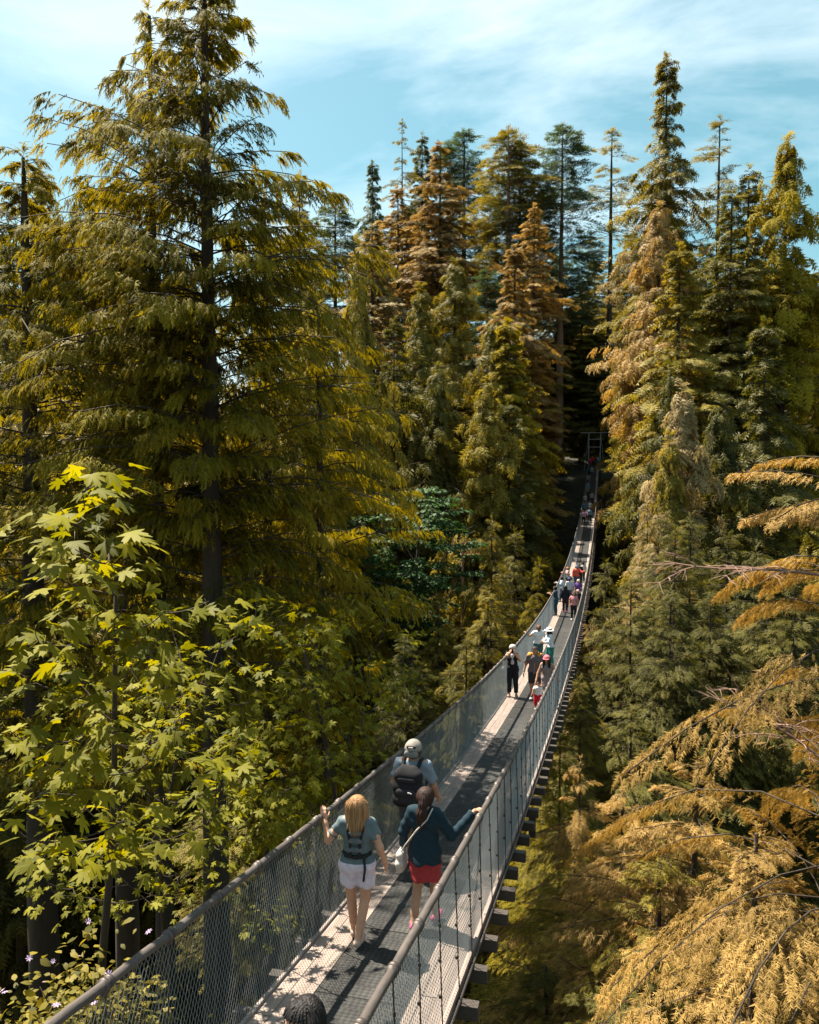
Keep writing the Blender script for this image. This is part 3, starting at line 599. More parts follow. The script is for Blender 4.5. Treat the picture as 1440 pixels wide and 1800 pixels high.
cl = [at(rm.uniform(395, 500), rm.uniform(1540, 1640), left_d(450, 9, 2.0)+rm.uniform(.2, 1.2)) for _ in range(7)]
b0 = at(450, 1640, 11.5); maple('maple_sapling', 'bright green maple sapling seen through the left chain link', (b0[0], b0[1], gz(b0[0], b0[1])), cl, .17, 13, 'maple', rm, 60, .03, .4)
cl = []
for i in range(150):
    a = rm.uniform(0, 6.28); r = rm.random()**.5; z = rm.uniform(-1, 1); w = math.sqrt(max(0, 1-z*z*.9)); c = at(722, 985, 60)
    cl.append(c+np.array([math.cos(a)*r*w*5.0, math.sin(a)*r*w*4.5, z*5.2+abs(math.sin(a*3))*.6]))
b0 = at(722, 1100, 60); maple('green_maple', 'round cool-green maple on the canyon slope left of the bridge middle', (b0[0], b0[1], gz(b0[0], b0[1])), cl, .34, 55, 'green', rm, 0, .35, 1.0)

def bush(seed, n, leafsz, R, H):
    rng = np.random.default_rng(seed); g = Geo(); P = []; st = Geo()
    for k in range(14):
        a = rng.uniform(0, 6.28); rr = R*rng.random()**.5; tipp = np.array([math.cos(a)*rr, math.sin(a)*rr, H*(1-.5*(rr/R)**2)*rng.uniform(.6, 1)])
        q = np.stack([tipp*t*np.array([1, 1, 1-.0])+np.array([0, 0, H*.25*t*(1-t)]) for t in np.linspace(0, 1, 5)]); st.tube(q, np.linspace(.02, .005, 5), 4, False)
        m = n//14; t = .3+.7*rng.random(m); p = tipp*t[:, None]+rng.normal(0, R*.2, (m, 3)); P.append(p)
    P = np.concatenate(P); P[:, 2] = np.maximum(P[:, 2], .05); k = len(P); a = rng.random(k)*6.28
    d = np.stack([np.cos(a), np.sin(a), rng.normal(-.2, .35, k)], -1); up = np.array([0, 0, 1.])+rng.normal(0, .45, (k, 3))
    tp = (np.array([(0, 0, 0), (.35, .26, .04), (.7, .2, .0), (1, 0, -.12), (.7, -.2, .0), (.35, -.26, .04)]), np.array([(0, 1, 5), (1, 2, 5), (2, 4, 5), (2, 3, 4)]))
    V, T, A = place_fronds(tp, P, d, up, leafsz*(.6+.8*rng.random(k)), rng.random(k)); return st.mesh('stem'), mesh_np('foliage', V, T, {'tint': A}), P
BUSH = [bush(1, 2600, .13, 1.1, 1.3), bush(2, 2600, .11, 1.0, 1.7), bush(3, 3000, .16, 1.3, 1.1)]
def put_bush(x, y, s, fol, label, group, v, name='shrub'):
    r = empty(name, (x, y, gz(x, y)-.05), label, 'shrub', group, (x*3.1+y) % 6.28)
    for n_, me, mt in (('stem', BUSH[v][0], M_BARK), ('foliage', BUSH[v][1], FOL[fol])): o = obj(n_, me, mt, r); o.scale = (s, s, s)
    return r
rb = random.Random(3)
for i in range(30):
    x = rb.uniform(-9, -2.0); y = rb.uniform(4.5, 13); put_bush(x, y, rb.uniform(.6, 1.25), rb.choice(['olive', 'maple', 'gold', 'olive']), 'low leafy shrub on the shaded slope left of the bridge', 'shrubs left of the bridge', i % 3)
for i in range(14):
    x = rb.uniform(2.4, 10); y = rb.uniform(5.5, 17); put_bush(x, y, rb.uniform(.6, 1.2), rb.choice(['olive', 'olive', 'hem']), 'low leafy shrub on the dark slope right of the bridge', 'shrubs right of the bridge', i % 3)
# flowering shrub at the lower left
p = at(150, 1700, 8.6); r = put_bush(p[0], p[1], 1.0, 'olive', 'shrub with pale pink blossoms in the lower left corner', None, 1, 'flowering_shrub')
r.location.z = p[2]-1.5
M_PETAL = surf('petal', (.42, .32, .46), .6, var=.2); rpf = np.random.default_rng(12)
pet = Geo()
for k in range(7):
    a = k*6.283/7; pet.add([(0, 0, 0), (math.cos(a-.35)*.04, math.sin(a-.35)*.04, .02), (math.cos(a)*.065, math.sin(a)*.065, .012), (math.cos(a+.35)*.04, math.sin(a+.35)*.04, .02)], quads=[(0, 1, 2, 3)])
pet_me = pet.mesh('blossom')
for k in range(22):
    a = rpf.uniform(0, 6.28); rr = 1.1*rpf.random()**.5; o = obj('blossom', pet_me, M_PETAL, r, (math.cos(a)*rr, math.sin(a)*rr, 1.75*(1-.35*rr*rr)+rpf.uniform(-.25, .15))); o.rotation_euler = (rpf.uniform(-.6, .6), rpf.uniform(-.6, .6), a); o.scale = [rpf.uniform(.45, .75)]*3
# fallen leaves and ferns on the slope
def litter():
    rng = np.random.default_rng(17); k = 10000
    x = np.where(rng.random(k) < .5, rng.uniform(-16, -1.0, k), rng.uniform(1.0, 14, k)); y = rng.uniform(2, 26, k); z = np.array([gz(a, b) for a, b in zip(x, y)])
    a = rng.random(k)*6.28; d = np.stack([np.cos(a), np.sin(a), rng.normal(.25, .3, k)], -1)
    V, T, A = place_fronds(T_FAR, np.stack([x, y, z+.03], -1), d, np.array([0, 0, 1.])+rng.normal(0, .4, (k, 3)), rng.uniform(.12, .5, k), rng.random(k))
    tag(obj('ground_cover', mesh_np('ground_cover', V, T, {'tint': A}), FOL['olive']), 'ferns and fallen leaves covering the near slopes', 'ground cover', kind='stuff')
litter()
# little wooden lookout on the far slope
p = at(838, 972, 78); lk = empty('wooden_lookout', (p[0], p[1], p[2]), 'small brown wooden lookout platform half hidden in the trees left of the bridge', 'lookout', None, .5)
M_WOOD = surf('lookout_timber', (.26, .15, .09), .8, var=.3)
for i in range(9):
    g = Geo(); g.box((-2.0+i*.45, -1.4, -.06), (-2.0+i*.45+.43, 1.4, 0)); obj('plank', g.mesh('plank'), M_WOOD, lk)
for x in (-1.9, 0, 1.9):
    for y in (-1.3, 1.3): g = Geo(); g.box((x-.09, y-.09, -9), (x+.09, y+.09, 1.15)); obj('post', g.mesh('post'), M_WOOD, lk)
for y in (-1.3, 1.3):
    g = Geo(); g.box((-2.1, y-.07, 1.152), (2.1, y+.07, 1.24)); obj('rail', g.mesh('rail'), M_WOOD, lk)
    for i in range(14):
        if abs((-1.75+i*.27)) > .1: g = Geo(); g.box((-1.75+i*.27-.03, y-.03, .002), (-1.75+i*.27+.03, y+.03, 1.15)); obj('baluster', g.mesh('baluster'), M_WOOD, lk)

# ------------------------------------------------------------------ people
def surface_nets(D, org, h):
    """mesh of the zero level of a sampled distance field"""
    S = D < 0; nx, ny, nz = D.shape
    cs = np.zeros((nx-1, ny-1, nz-1), np.int8)
    for i in (0, 1):
        for j in (0, 1):
            for k in (0, 1): cs += S[i:nx-1+i, j:ny-1+j, k:nz-1+k]
    act = (cs > 0) & (cs < 8); I = np.argwhere(act)
    idx = -np.ones(act.shape, np.int64); idx[act] = np.arange(len(I))
    acc = np.zeros((len(I), 3)); n = np.zeros(len(I))
    cor = [(i, j, k) for i in (0, 1) for j in (0, 1) for k in (0, 1)]
    for a in cor:
        for ax in range(3):
            if a[ax] == 0:
                b = list(a); b[ax] = 1
                da = D[I[:, 0]+a[0], I[:, 1]+a[1], I[:, 2]+a[2]]; db = D[I[:, 0]+b[0], I[:, 1]+b[1], I[:, 2]+b[2]]
                m = (da < 0) != (db < 0); t = np.where(m, da/(da-db+1e-12*(da == db)), 0)
                p = np.tile(np.array(a, float), (len(I), 1)); p[:, ax] += t; acc += p*m[:, None]; n += m
    V = org+h*(I+acc/n[:, None]); Q = []
    for ax in range(3):
        sl0 = [slice(None)]*3; sl1 = [slice(None)]*3; sl0[ax] = slice(0, -1); sl1[ax] = slice(1, None)
        e = np.argwhere(S[tuple(sl0)] != S[tuple(sl1)]); u, v = [i for i in range(3) if i != ax]
        e = e[(e[:, u] > 0) & (e[:, v] > 0) & (e[:, u] < D.shape[u]-1) & (e[:, v] < D.shape[v]-1)]
        def c(du, dv): q = e.copy(); q[:, u] += du; q[:, v] += dv; return idx[q[:, 0], q[:, 1], q[:, 2]]
        q = np.stack([c(-1, -1), c(0, -1), c(0, 0), c(-1, 0)], -1)
        fl = S[e[:, 0], e[:, 1], e[:, 2]] ^ (ax == 1); q[~fl] = q[~fl][:, ::-1]; Q.append(q)
    Q = np.concatenate(Q); return V, Q[(Q >= 0).all(1)]
def cap_d(P, pr):
    nm, a, b, ra, rb, sy = pr; a = np.array(a, float); b = np.array(b, float); yc = (a[1]+b[1])/2
    if sy != 1: P = P.copy(); P[:, 1] = (P[:, 1]-yc)/sy+yc; a[1] = (a[1]-yc)/sy+yc; b[1] = (b[1]-yc)/sy+yc
    ab = b-a; t = np.clip(((P-a)@ab)/(ab@ab+1e-9), 0, 1); d = np.linalg.norm(P-a-t[:, None]*ab, axis=1)-(ra+(rb-ra)*t)
    return d*(sy if sy < 1 else 1)
def smin(a, b, k): h = np.clip(.5+.5*(b-a)/k, 0, 1); return b*(1-h)+a*h-k*h*(1-h)
def grid(prims, pad, vox):
    lo = np.min([np.minimum(p[1], p[2])-max(p[3], p[4]) for p in prims], 0)-pad; hi = np.max([np.maximum(p[1], p[2])+max(p[3], p[4]) for p in prims], 0)+pad
    n = np.ceil((hi-lo)/vox).astype(int)+2; ax = [lo[i]+vox*np.arange(n[i]) for i in range(3)]
    return np.stack(np.meshgrid(*ax, indexing='ij'), -1).reshape(-1, 3), n, lo
def field(P, prims, k=.03):
    d = None
    for p in prims: x = cap_d(P, p); d = x if d is None else smin(d, x, k)
    return d
CL = {}
def cloth(col, rough=.85):
    key = 'cloth_%d_%d_%d' % tuple(int(c*999) for c in col); return surf(key, col, rough, var=.16, scale=22, bump=.25, bscale=9, spec=.25)
M_SKIN = {'pale': surf('skin_pale', (.46, .245, .155), .6, var=.08), 'tan': surf('skin_tan', (.34, .185, .115), .6, var=.08)}
def hairm(col): return surf('hair_%d_%d_%d' % tuple(int(c*999) for c in col), col, .62, var=.6, scale=12, stretch=(3, 3, .3), bump=.12, bscale=20, spec=.22)
M_EYE = surf('eye', (.02, .015, .012), .3); M_LIP = surf('lip', (.35, .10, .09), .5)
def hand_prims(w, d, nrm, ts, curl, s):
    d = np.array(d, float); d /= np.linalg.norm(d); nrm = np.array(nrm, float); nrm -= d*(nrm@d); nrm /= np.linalg.norm(nrm); sd = np.cross(d, nrm); w = np.array(w); R_ = []
    for o in (-.026, -.009, .009, .026): R_.append(('hand', w+sd*o*.6*s, w+(d*.08+sd*o)*s, .016*s, .014*s, 1))
    for o, l in ((-.028, .058), (-.0095, .072), (.0095, .078), (.028, .070)):
        a = w+(d*.085+sd*o)*s; c1 = curl*.7; d1 = d*math.cos(c1)+nrm*math.sin(c1); b = a+(d1+sd*o*2)*l*.55*s; d2 = d*math.cos(2.2*c1)+nrm*math.sin(2.2*c1); c = b+(d2+sd*o)*l*.5*s
        R_ += [('hand', a, b, .0095*s, .0085*s, 1), ('hand', b, c, .0085*s, .0072*s, 1)]
    a = w+(d*.028+sd*ts*.026)*s; b = a+(d*.55+sd*ts*.75+nrm*.35)*.040*s; c = b+(d*.85+sd*ts*.25+nrm*.4)*.034*s
    return R_+[('hand', a, b, .012*s, .0105*s, 1), ('hand', b, c, .0105*s, .008*s, 1)]
def person(label, where, h, yaw, skin, pose, clothes, hair=None, hat=None, shoe=(.1, .1, .1), vox=.02, group=None, girth=1., fingers=True, man=False):
    """pose and clothes are given for a 1.70 m body facing +y, then scaled"""
    s = h/1.70; X, Y, Z = where
    root = empty('person', (X, Y, Z), label, 'person', group, yaw)
    lean = pose.get('lean', 0.); side = pose.get('side', 0.)
    def B(p): p = np.array(p, float); k = max(0, p[2]-.95); return p+np.array([side*k, lean*k, -.5*(lean*lean+side*side)*k])
    sw = .185 if man else .165; w = girth; pr = []
    A = lambda nm, a, b, ra, rb, sy=1: pr.append((nm, np.array(a, float), np.array(b, float), ra, rb, sy))
    A('pelvis', (-.075, -.01, .94), (.075, -.01, .94), .115*w, .115*w, .88); A('waist', B((0, 0, .98)), B((0, 0, 1.14)), .135*w, .122*w, .74)
    A('chest', B((0, 0, 1.14)), B((0, .005, 1.30)), .125*w, .145*w, .72); A('chest', B((-.075, .0, 1.31)), B((.075, .0, 1.31)), .115*w, .115*w, .82); A('shoulder', B((-sw+.035, -.01, 1.405)), B((sw-.035, -.01, 1.405)), .060*w, .060*w)
    if not man: A('chest', B((-.065, .075, 1.265)), B((.065, .075, 1.265)), .058, .058)
    A('neck', B((0, -.01, 1.42)), B((0, .0, 1.53)), .055, .050)
    ht = pose.get('head', (0, 0)); HO = np.array([ht[0], ht[1], 0])
    Hd = lambda p: B(p)+HO
    A('head', Hd((0, -.015, 1.60)), Hd((0, .012, 1.605)), .094, .090); A('head', Hd((0, .015, 1.56)), Hd((0, .035, 1.535)), .072, .052); A('head', Hd((0, .098, 1.592)), Hd((0, .108, 1.572)), .009, .014)
    for sd in (-1, 1): A('head', Hd((sd*.092, -.01, 1.595)), Hd((sd*.094, -.015, 1.575)), .014, .012)
    J = {}
    for sd, n in ((-1, 'l'), (1, 'r')):
        e, wr = pose.get(n+'a', ((sd*(sw+.075), -.03, 1.14), (sd*(sw+.09), .06, .90)))
        S = B((sd*sw, -.005, 1.395)); e = np.array(e, float); wr = np.array(wr, float); m = S+(e-S)*pose.get('sleeve', .6)
        A('upper1', S, m, .052*w, .046*w); A('upper2', m, e, .045*w, .040*w); A('fore1', e, e+(wr-e)*.85, .041*w, .031); A('fore2', e+(wr-e)*.85, wr, .030, .028)
        J[n] = (e, wr)
        kn, an = pose.get(n+'l', ((sd*.10, .03, .50), (sd*.10, -.02, .085))); hp = np.array((sd*.088, -.005, .90)); kn = np.array(kn, float); an = np.array(an, float); m = hp+(kn-hp)*pose.get('short', .55)
        A('thigh1', hp, m, .093*w, .078*w); A('thigh2', m, kn, .077*w, .056*w); A('shin1', kn, kn+(an-kn)*.72, .054*w, .046*w); A('shin1', kn+(an-kn)*.18+np.array([0, -.018, 0]), kn+(an-kn)*.5+np.array([0, -.02, 0]), .05*w, .042*w); A('shin2', kn+(an-kn)*.72, an, .045*w, .036)
        td = pose.get('toe', (0, 1.)); tv = np.array([td[0]+sd*.18, td[1], 0]); tv /= np.linalg.norm(tv); dz = -.045 if an[2] < .14 else -.06
        A('foot', an+np.array([0, 0, -.035])-tv*.03, an+tv*.14+np.array([0, 0, dz]), .036, .030)
    sk = [(p[0], p[1]*s, p[2]*s, p[3]*s, p[4]*s, p[5]) for p in pr]
    P, n, lo = grid(sk, .05+vox*2, vox)
    dist = [cap_d(P, p) for p in sk]; nm = [p[0] for p in sk]
    body = None
    for d, q in zip(dist, nm): body = d if body is None else smin(body, d, .03*s if q not in ('hand',) else .01)
    V, Q = surface_nets(body.reshape(n), lo, vox); g = Geo(); g.add(V, quads=Q)
    for sd, q in ((-1, 'l'), (1, 'r')):
        e, wr = J[q]; hd = pose.get(q+'h', (tuple(wr-e), (-sd*.9, .3, 0), .5))
        ts = pose.get(q+'t', sd)
        if fingers:
            hp = hand_prims(wr*s, hd[0], hd[1], ts, hd[2], s*.98); hv = .0065 if vox < .016 else .009
        else:
            dd = np.array(hd[0], float); dd /= np.linalg.norm(dd); hp = [('hand', wr*s, (wr+dd*.09)*s, .032*s, .026*s, 1), ('hand', (wr+dd*.09)*s, (wr+dd*.15)*s, .026*s, .018*s, 1)]; hv = vox*.7
        PP, nn, ll = grid(hp, .03, hv); V, Q = surface_nets(field(PP, hp, .006).reshape(nn), ll, hv); g.add(V, quads=Q)
    obj('body', g.mesh('body', True), M_SKIN[skin], root)
    def sub(name, fld, mat, N=n, L=lo, vx=vox, lab=None):
        V, Q = surface_nets(fld.reshape(N), L, vx)
        if len(Q): o = obj(name, mesh_np(name, V, Q, smooth=True), mat, root); return o
    z = P[:, 2]/s
    for c in clothes:
        name, col, inc, t = c[:4]; o = c[4] if len(c) > 4 else {}
        di = np.min([d for d, q in zip(dist, nm) if q in inc], 0); ex = [d for d, q in zip(dist, nm) if q not in inc and q != 'hand']; de = np.min(ex, 0)
        f = np.maximum(body-t*s, (di-de)*.6)
        if 'flare' in o:
            for (a, b, ra, rb, sy) in o['flare']: f = smin(f, cap_d(P, ('f', np.array(a)*s, np.array(b)*s, ra*s, rb*s, sy)), .03*s)
        if 'only' in o: f = field(P, [('f', np.array(a)*s, np.array(b)*s, ra*s, rb*s, sy) for a, b, ra, rb, sy in o['only']], .02)
        if 'z0' in o: f = np.maximum(f, o['z0']*s-z*s+.012*np.sin(P[:, 0]*26/s))
        if 'z1' in o: f = np.maximum(f, z*s-o['z1']*s)
        f = f+.006*s*np.sin(z*34+P[:, 0]*30/s)*np.sin(P[:, 1]*27/s+z*11+P[:, 0]*9)      # folds
        sub(name, f, cloth(col))
    if shoe is not None:
        for q in [q for q in sk if q[0] == 'foot']:
            dv = q[2]-q[1]; side_ = np.cross(dv, (0, 0, 1.)); side_ /= np.linalg.norm(side_); sh = [('s', q[1], q[1]+dv*.55, q[3]+.010*s, q[4]+.012*s, 1), ('s', q[1]+dv*.55+side_*.012*s, q[2]+side_*.004*s, q[4]+.012*s, q[4]+.008*s, 1), ('s', q[1]+dv*.55-side_*.012*s, q[2]-side_*.004*s, q[4]+.012*s, q[4]+.008*s, 1)]
            sv = min(vox, .015); PP, nn, ll = grid(sh, .03, sv); f = field(PP, sh, .02*s); low = min(q[1][2], q[2][2])-.030*s; f = np.maximum(f, low-PP[:, 2])
            V, Q = surface_nets(f.reshape(nn), ll, sv); obj('shoe', mesh_np('shoe', V, Q, smooth=True), cloth(shoe, .6), root)
    hv = vox*.75
    def small(name, prims, mat, cut=None, k=.02, inf=0., ridge=0., hv=hv):
        prims = [('x', Hd(a)*s, Hd(b)*s, ra*s, rb*s, sy) for a, b, ra, rb, sy in prims]
        PP, nn, ll = grid(prims, .03+inf, hv); f = field(PP, prims, k*s)-inf*s
        if cut is not None: f = np.maximum(f, cut((PP/s-(Hd((0, 0, 1.6))-np.array([0, 0, 1.6])))*s)) if False else np.maximum(f, cut(PP/s-(Hd((0, 0, 1.6))-np.array([0, 0, 1.6])))*s)
        if ridge:
            q_ = PP/s-(Hd((0, 0, 1.6))-np.array([0, 0, 1.6])); th_ = np.arctan2(q_[:, 0], -q_[:, 1]-.02); f = f+ridge*s*(np.sin(31*th_+3*np.sin(q_[:, 2]*11))+.8*np.sin(53*th_+5*np.sin(q_[:, 2]*7+th_)))*np.clip((1.76-q_[:, 2])*14, 0, 1)+.010*np.sin(19*th_)*np.clip((1.45-q_[:, 2])*8, 0, 1)
        V, Q = surface_nets(f.reshape(nn), ll, hv)
        if len(Q): return obj(name, mesh_np(name, V, Q, smooth=True), mat, root)
    skull = [((0, -.015, 1.60), (0, .012, 1.605), .096, .092, 1), ((0, -.03, 1.575), (0, -.02, 1.56), .080, .07, 1)]
    if hair:
        col, style = hair; mat = hairm(col); facecut = lambda p: np.minimum(p[:, 1]-.045, 1.640-p[:, 2])
        pr2 = list(skull)
        if style == 'long': pr2 += [((0, -.045, 1.60), (0, -.075, 1.36), .095, .080, .75), ((-.085, -.01, 1.60), (-.10, .0, 1.40), .035, .025, 1), ((.085, -.01, 1.60), (.10, .0, 1.40), .035, .025, 1)]
        if style == 'front': pr2 += [((0, -.045, 1.60), (0, -.07, 1.42), .09, .070, .75), ((-.085, .0, 1.62), (-.085, .085, 1.27), .034, .042, 1), ((.085, .0, 1.62), (.085, .085, 1.27), .034, .042, 1)]
        if style == 'bob': pr2 += [((0, -.04, 1.58), (0, -.075, 1.37), .095, .092, .75), ((-.085, -.01, 1.60), (-.098, -.02, 1.38), .035, .028, 1), ((.085, -.01, 1.60), (.098, -.02, 1.38), .035, .028, 1)]
        if style == 'pony': pr2 += [((0, -.09, 1.58), (0, -.12, 1.54), .045, .035, 1), ((0, -.12, 1.54), (-.01, -.135, 1.44), .034, .050, 1), ((-.01, -.135, 1.44), (-.02, -.13, 1.28), .050, .020, 1)]
        if style == 'bun': pr2 += [((0, -.10, 1.60), (0, -.115, 1.57), .042, .036, 1), ((0, -.11, 1.56), (0, -.10, 1.46), .034, .016, 1)]
        ln = (lambda p: np.minimum(np.minimum(p[:, 1]-.045, 1.640-p[:, 2]), 1e3)) if style != 'front' else (lambda p: np.minimum(np.minimum(p[:, 1]-.045, 1.645-p[:, 2]), np.abs(np.abs(p[:, 0])-.085)-.045))
        small('hair', pr2, mat, ln, .03, .012, (.004 if style != 'pony' else .003) if vox < .015 else 0., .0055 if vox < .015 else hv)
    if hat:
        col, style = hat; mat = cloth(col)
        dome = [((0, -.015, 1.615), (0, .012, 1.62), .104, .100, 1)]
        if style in ('cap', 'backcap', 'beanie'):
            small('cap' if style != 'beanie' else 'beanie', dome, mat, lambda p: (1.615 if style != 'backcap' else 1.585+.25*np.maximum(0, p[:, 1]))-p[:, 2], inf=.008)
            if style == 'backcap': small('cap_brim', [((-.045, -.105, 1.565), (.045, -.105, 1.565), .052, .052, .6)], cloth((.16, .155, .15)))
            if style == 'cap': sg = 1 if style == 'cap' else -1; o = small('cap_brim', [((-.03, sg*.09, 1.622), (.03, sg*.09, 1.622), .075, .075, 1)], mat, lambda p: np.maximum(np.abs(p[:, 2]-1.618+(.12 if sg > 0 else 1.0)*np.maximum(0, sg*p[:, 1]-.07))-.012, .06-sg*p[:, 1]))
        if style == 'sunhat':
            small('hat', dome, mat, lambda p: 1.61-p[:, 2], inf=.010); small('hat_brim', [((0, 0, 1.60), (0, 0, 1.61), .20, .20, 1)], mat, lambda p: np.abs(p[:, 2]-1.618+.25*np.maximum(0, np.hypot(p[:, 0], p[:, 1])-.1))-.011)
    if pose.get('face') and vox < .03:
        for sd in (-1, 1):
            small('eye', [((sd*.034, .094, 1.602), (sd*.036, .094, 1.602), .012, .012, 1)], M_EYE)
        small('mouth', [((-.018, .087, 1.538), (.018, .087, 1.538), .009, .009, 1)], M_LIP)
    return root, s
def thing_on(root, s, name, label, cat, parts):
    """a carried thing: parts are (name, material, [prims], k, voxel) in the frame of the person who carries it"""
    o = empty(name, root.location, label, cat, None, root.rotation_euler.z)
    for pn, mat, prims, k, vx in parts:
        prims = [('x', np.array(a, float)*s, np.array(b, float)*s, ra*s, rb*s, sy) for a, b, ra, rb, sy in prims]
        P, n, lo = grid(prims, .02+k, vx); V, Q = surface_nets(field(P, prims, k).reshape(n), lo, vx); obj(pn, mesh_np(pn, V, Q, smooth=True), mat, o)
    return o
def chain(pts, r): return [(a, b, r, r, 1) for a, b in zip(pts[:-1], pts[1:])]
TOP = ('chest', 'shoulder', 'waist', 'upper1', 'pelvis'); LONGS = TOP+('upper2', 'fore1', 'fore2'); LEG = ('pelvis', 'thigh1', 'thigh2', 'shin1', 'shin2'); SH = ('pelvis', 'thigh1'); TANK = ('chest', 'waist', 'pelvis')
def spot(px, py, h, xlim=.68):
    p = deck_hit(px, py, h); x = float(np.clip(p[0], -xlim, xlim)); return (x, p[1], deck(p[1])+.014)
BLACK = cloth((.012, .012, .014)); PI = math.pi
# --- the four nearest
w = spot(628, 1402, 1.66); X = w[0]
r1, s1 = person('blonde woman from behind in teal tee and white shorts, hand on left rail', w, 1.66, .12, 'pale',
  dict(la=((-.345, .02, 1.16), (-.405, .12, 1.345)), lh=((-.25, .25, .9), (.2, .9, -.3), .35), ra=((.27, -.06, 1.15), (.315, .03, .93)), sleeve=.55, short=.42, ll=((-.085, .07, .50), (-.06, .10, .085)), rl=((.085, .02, .50), (.035, -.17, .13)), flat=True),
  [('shirt', (.10, .135, .15), TOP, .016, {'z0': .90, 'z1': 1.46}), ('shorts', (.55, .48, .56), SH, .024, {'z0': .66, 'z1': .97, 'flare': [((-.09, -.01, .93), (-.105, -.0, .72), .10, .100, .95), ((.09, -.01, .93), (.105, -.01, .72), .10, .100, .95)]})],
  ((.25, .135, .06), 'bob'), None, (.40, .29, .23), .0125)
M_STRAP = cloth((.018, .018, .02))
thing_on(r1, s1, 'baby_carrier', 'empty black and grey carrier harness strapped on the blonde woman', 'carrier', [
 ('waist_belt', M_STRAP, chain([(-.15, -.03, 1.06), (-.11, -.10, 1.055), (0, -.128, 1.05), (.11, -.10, 1.055), (.15, -.03, 1.06), (.12, .10, 1.06)], .024), .01, .011),
 ('strap', M_STRAP, chain([(-.10, .03, 1.46), (-.10, -.06, 1.45), (-.09, -.125, 1.36), (-.06, -.135, 1.22), (-.05, -.135, 1.07)], .016), .006, .009),
 ('strap', M_STRAP, chain([(.10, .03, 1.46), (.10, -.06, 1.45), (.085, -.125, 1.36), (.055, -.135, 1.22), (.05, -.135, 1.07)], .016), .006, .009),
 ('back_panel', cloth((.10, .11, .12)), [((-.05, -.125, 1.33), (.05, -.125, 1.33), .03, .03, 1), ((-.05, -.128, 1.24), (.05, -.128, 1.24), .032, .032, 1), ((-.06, -.125, 1.14), (.06, -.125, 1.14), .032, .032, 1)], .05, .012),
 ('loose_strap', M_STRAP, chain([(.10, -.12, 1.04), (.115, -.15, .93), (.10, -.16, .80)], .014), .006, .009)])
w = spot(727, 1305, 1.82)
r2, s2 = person('man seen from behind in backwards pale cap and blue-grey tee, carrying a black backpack', w, 1.82, -.05, 'tan',
  dict(ra=((.27, .02, 1.13), (.29, .16, .93)), la=((-.26, -.02, 1.13), (-.27, .12, .93)), sleeve=.7, ll=((-.10, .12, .52), (-.10, .16, .085)), rl=((.10, -.02, .5), (.10, -.14, .10))),
  [('shirt', (.16, .20, .245), TOP, .020, {'z0': .88, 'z1': 1.46}), ('shorts', (.05, .055, .065), SH+('thigh2',), .028, {'z0': .56, 'z1': .96})],
  ((.05, .035, .025), 'short'), ((.24, .215, .185), 'backcap'), (.05, .05, .05), .0135, None, 1.06, True, True)
band = thing_on(r2, s2, 'cap_badge', 'dark badge with a white bar on the back of the pale cap', 'badge', [
 ('badge', cloth((.03, .02, .022)), [((-.042, -.108, 1.655), (.042, -.108, 1.655), .022, .022, .55)], .004, .008), ('bar', cloth((.6, .58, .56)), [((-.026, -.126, 1.658), (.026, -.126, 1.658), .007, .007, .6)], .002, .005)])
band.parent = r2; band.location = (0, 0, 0); band.rotation_euler = (0, 0, 0); band.name = 'cap_badge'
for k_ in ('label', 'category'):
    if k_ in band: del band[k_]
thing_on(r2, s2, 'backpack', 'black backpack with a small white mark on the man in the pale cap', 'backpack', [
 ('pack_body', BLACK, [((-.10, -.235, 1.33), (.10, -.235, 1.33), .095, .095, 1), ((-.11, -.24, 1.18), (.11, -.24, 1.18), .105, .105, 1), ((-.11, -.235, 1.02), (.11, -.235, 1.02), .105, .105, 1), ((-.06, -.21, 1.40), (.06, -.21, 1.40), .06, .06, 1)], .05, .013),
 ('front_pocket', cloth((.022, .02, .024)), [((-.085, -.335, 1.14), (.085, -.335, 1.14), .055, .055, .8), ((-.08, -.325, 1.04), (.08, -.325, 1.04), .055, .055, .8)], .03, .012),
 ('top_flap', cloth((.022, .02, .024)), [((-.09, -.315, 1.30), (.09, -.315, 1.30), .035, .035, .8), ((-.07, -.29, 1.35), (.07, -.29, 1.35), .03, .03, .8)], .02, .011),
 ('mark', cloth((.55, .52, .52)), [((.045, -.385, 1.165), (.085, -.380, 1.155), .012, .009, .7)], .004, .006),
 ('strap', BLACK, chain([(-.10, -.15, 1.40), (-.115, -.06, 1.475), (-.115, .04, 1.46), (-.12, .13, 1.34), (-.15, .10, 1.18), (-.16, -.10, 1.08)], .026), .008, .011),
 ('strap', BLACK, chain([(.10, -.15, 1.40), (.115, -.06, 1.475), (.115, .04, 1.46), (.12, .13, 1.34), (.15, .10, 1.18), (.16, -.10, 1.08)], .026), .008, .011)])
w = spot(748, 1387, 1.66); rx = (.86-w[0])/(.976)
r3, s3 = person('woman seen from behind in dark teal cardigan and red skirt, right hand on rail', w, 1.66, -.04, 'tan',
  dict(ra=((.31, .03, 1.13), (rx-.10, .30, 1.36)), rh=((.75, .6, .1), (.2, .1, -.9), .8), rt=-1, la=((-.27, -.02, 1.14), (-.29, .06, .93)), ll=((-.09, -.02, .50), (-.09, -.20, .13)), rl=((.09, .10, .50), (.09, .12, .085)), short=.5),
  [('cardigan', (.006, .022, .034), LONGS[:-1], .018, {'z0': .82, 'z1': 1.48, 'flare': [((0, -.01, 1.10), (0, -.015, .80), .135, .205, .88)], 'cut': 0}), ('skirt', (.27, .028, .032), SH, .02, {'z0': .60, 'z1': .87, 'flare': [((0, -.01, .93), (0, -.01, .58), .145, .185, .84)]})],
  ((.026, .012, .009), 'pony'), None, (.45, .07, .17), .0125)
M_BAG = cloth((.46, .42, .38))
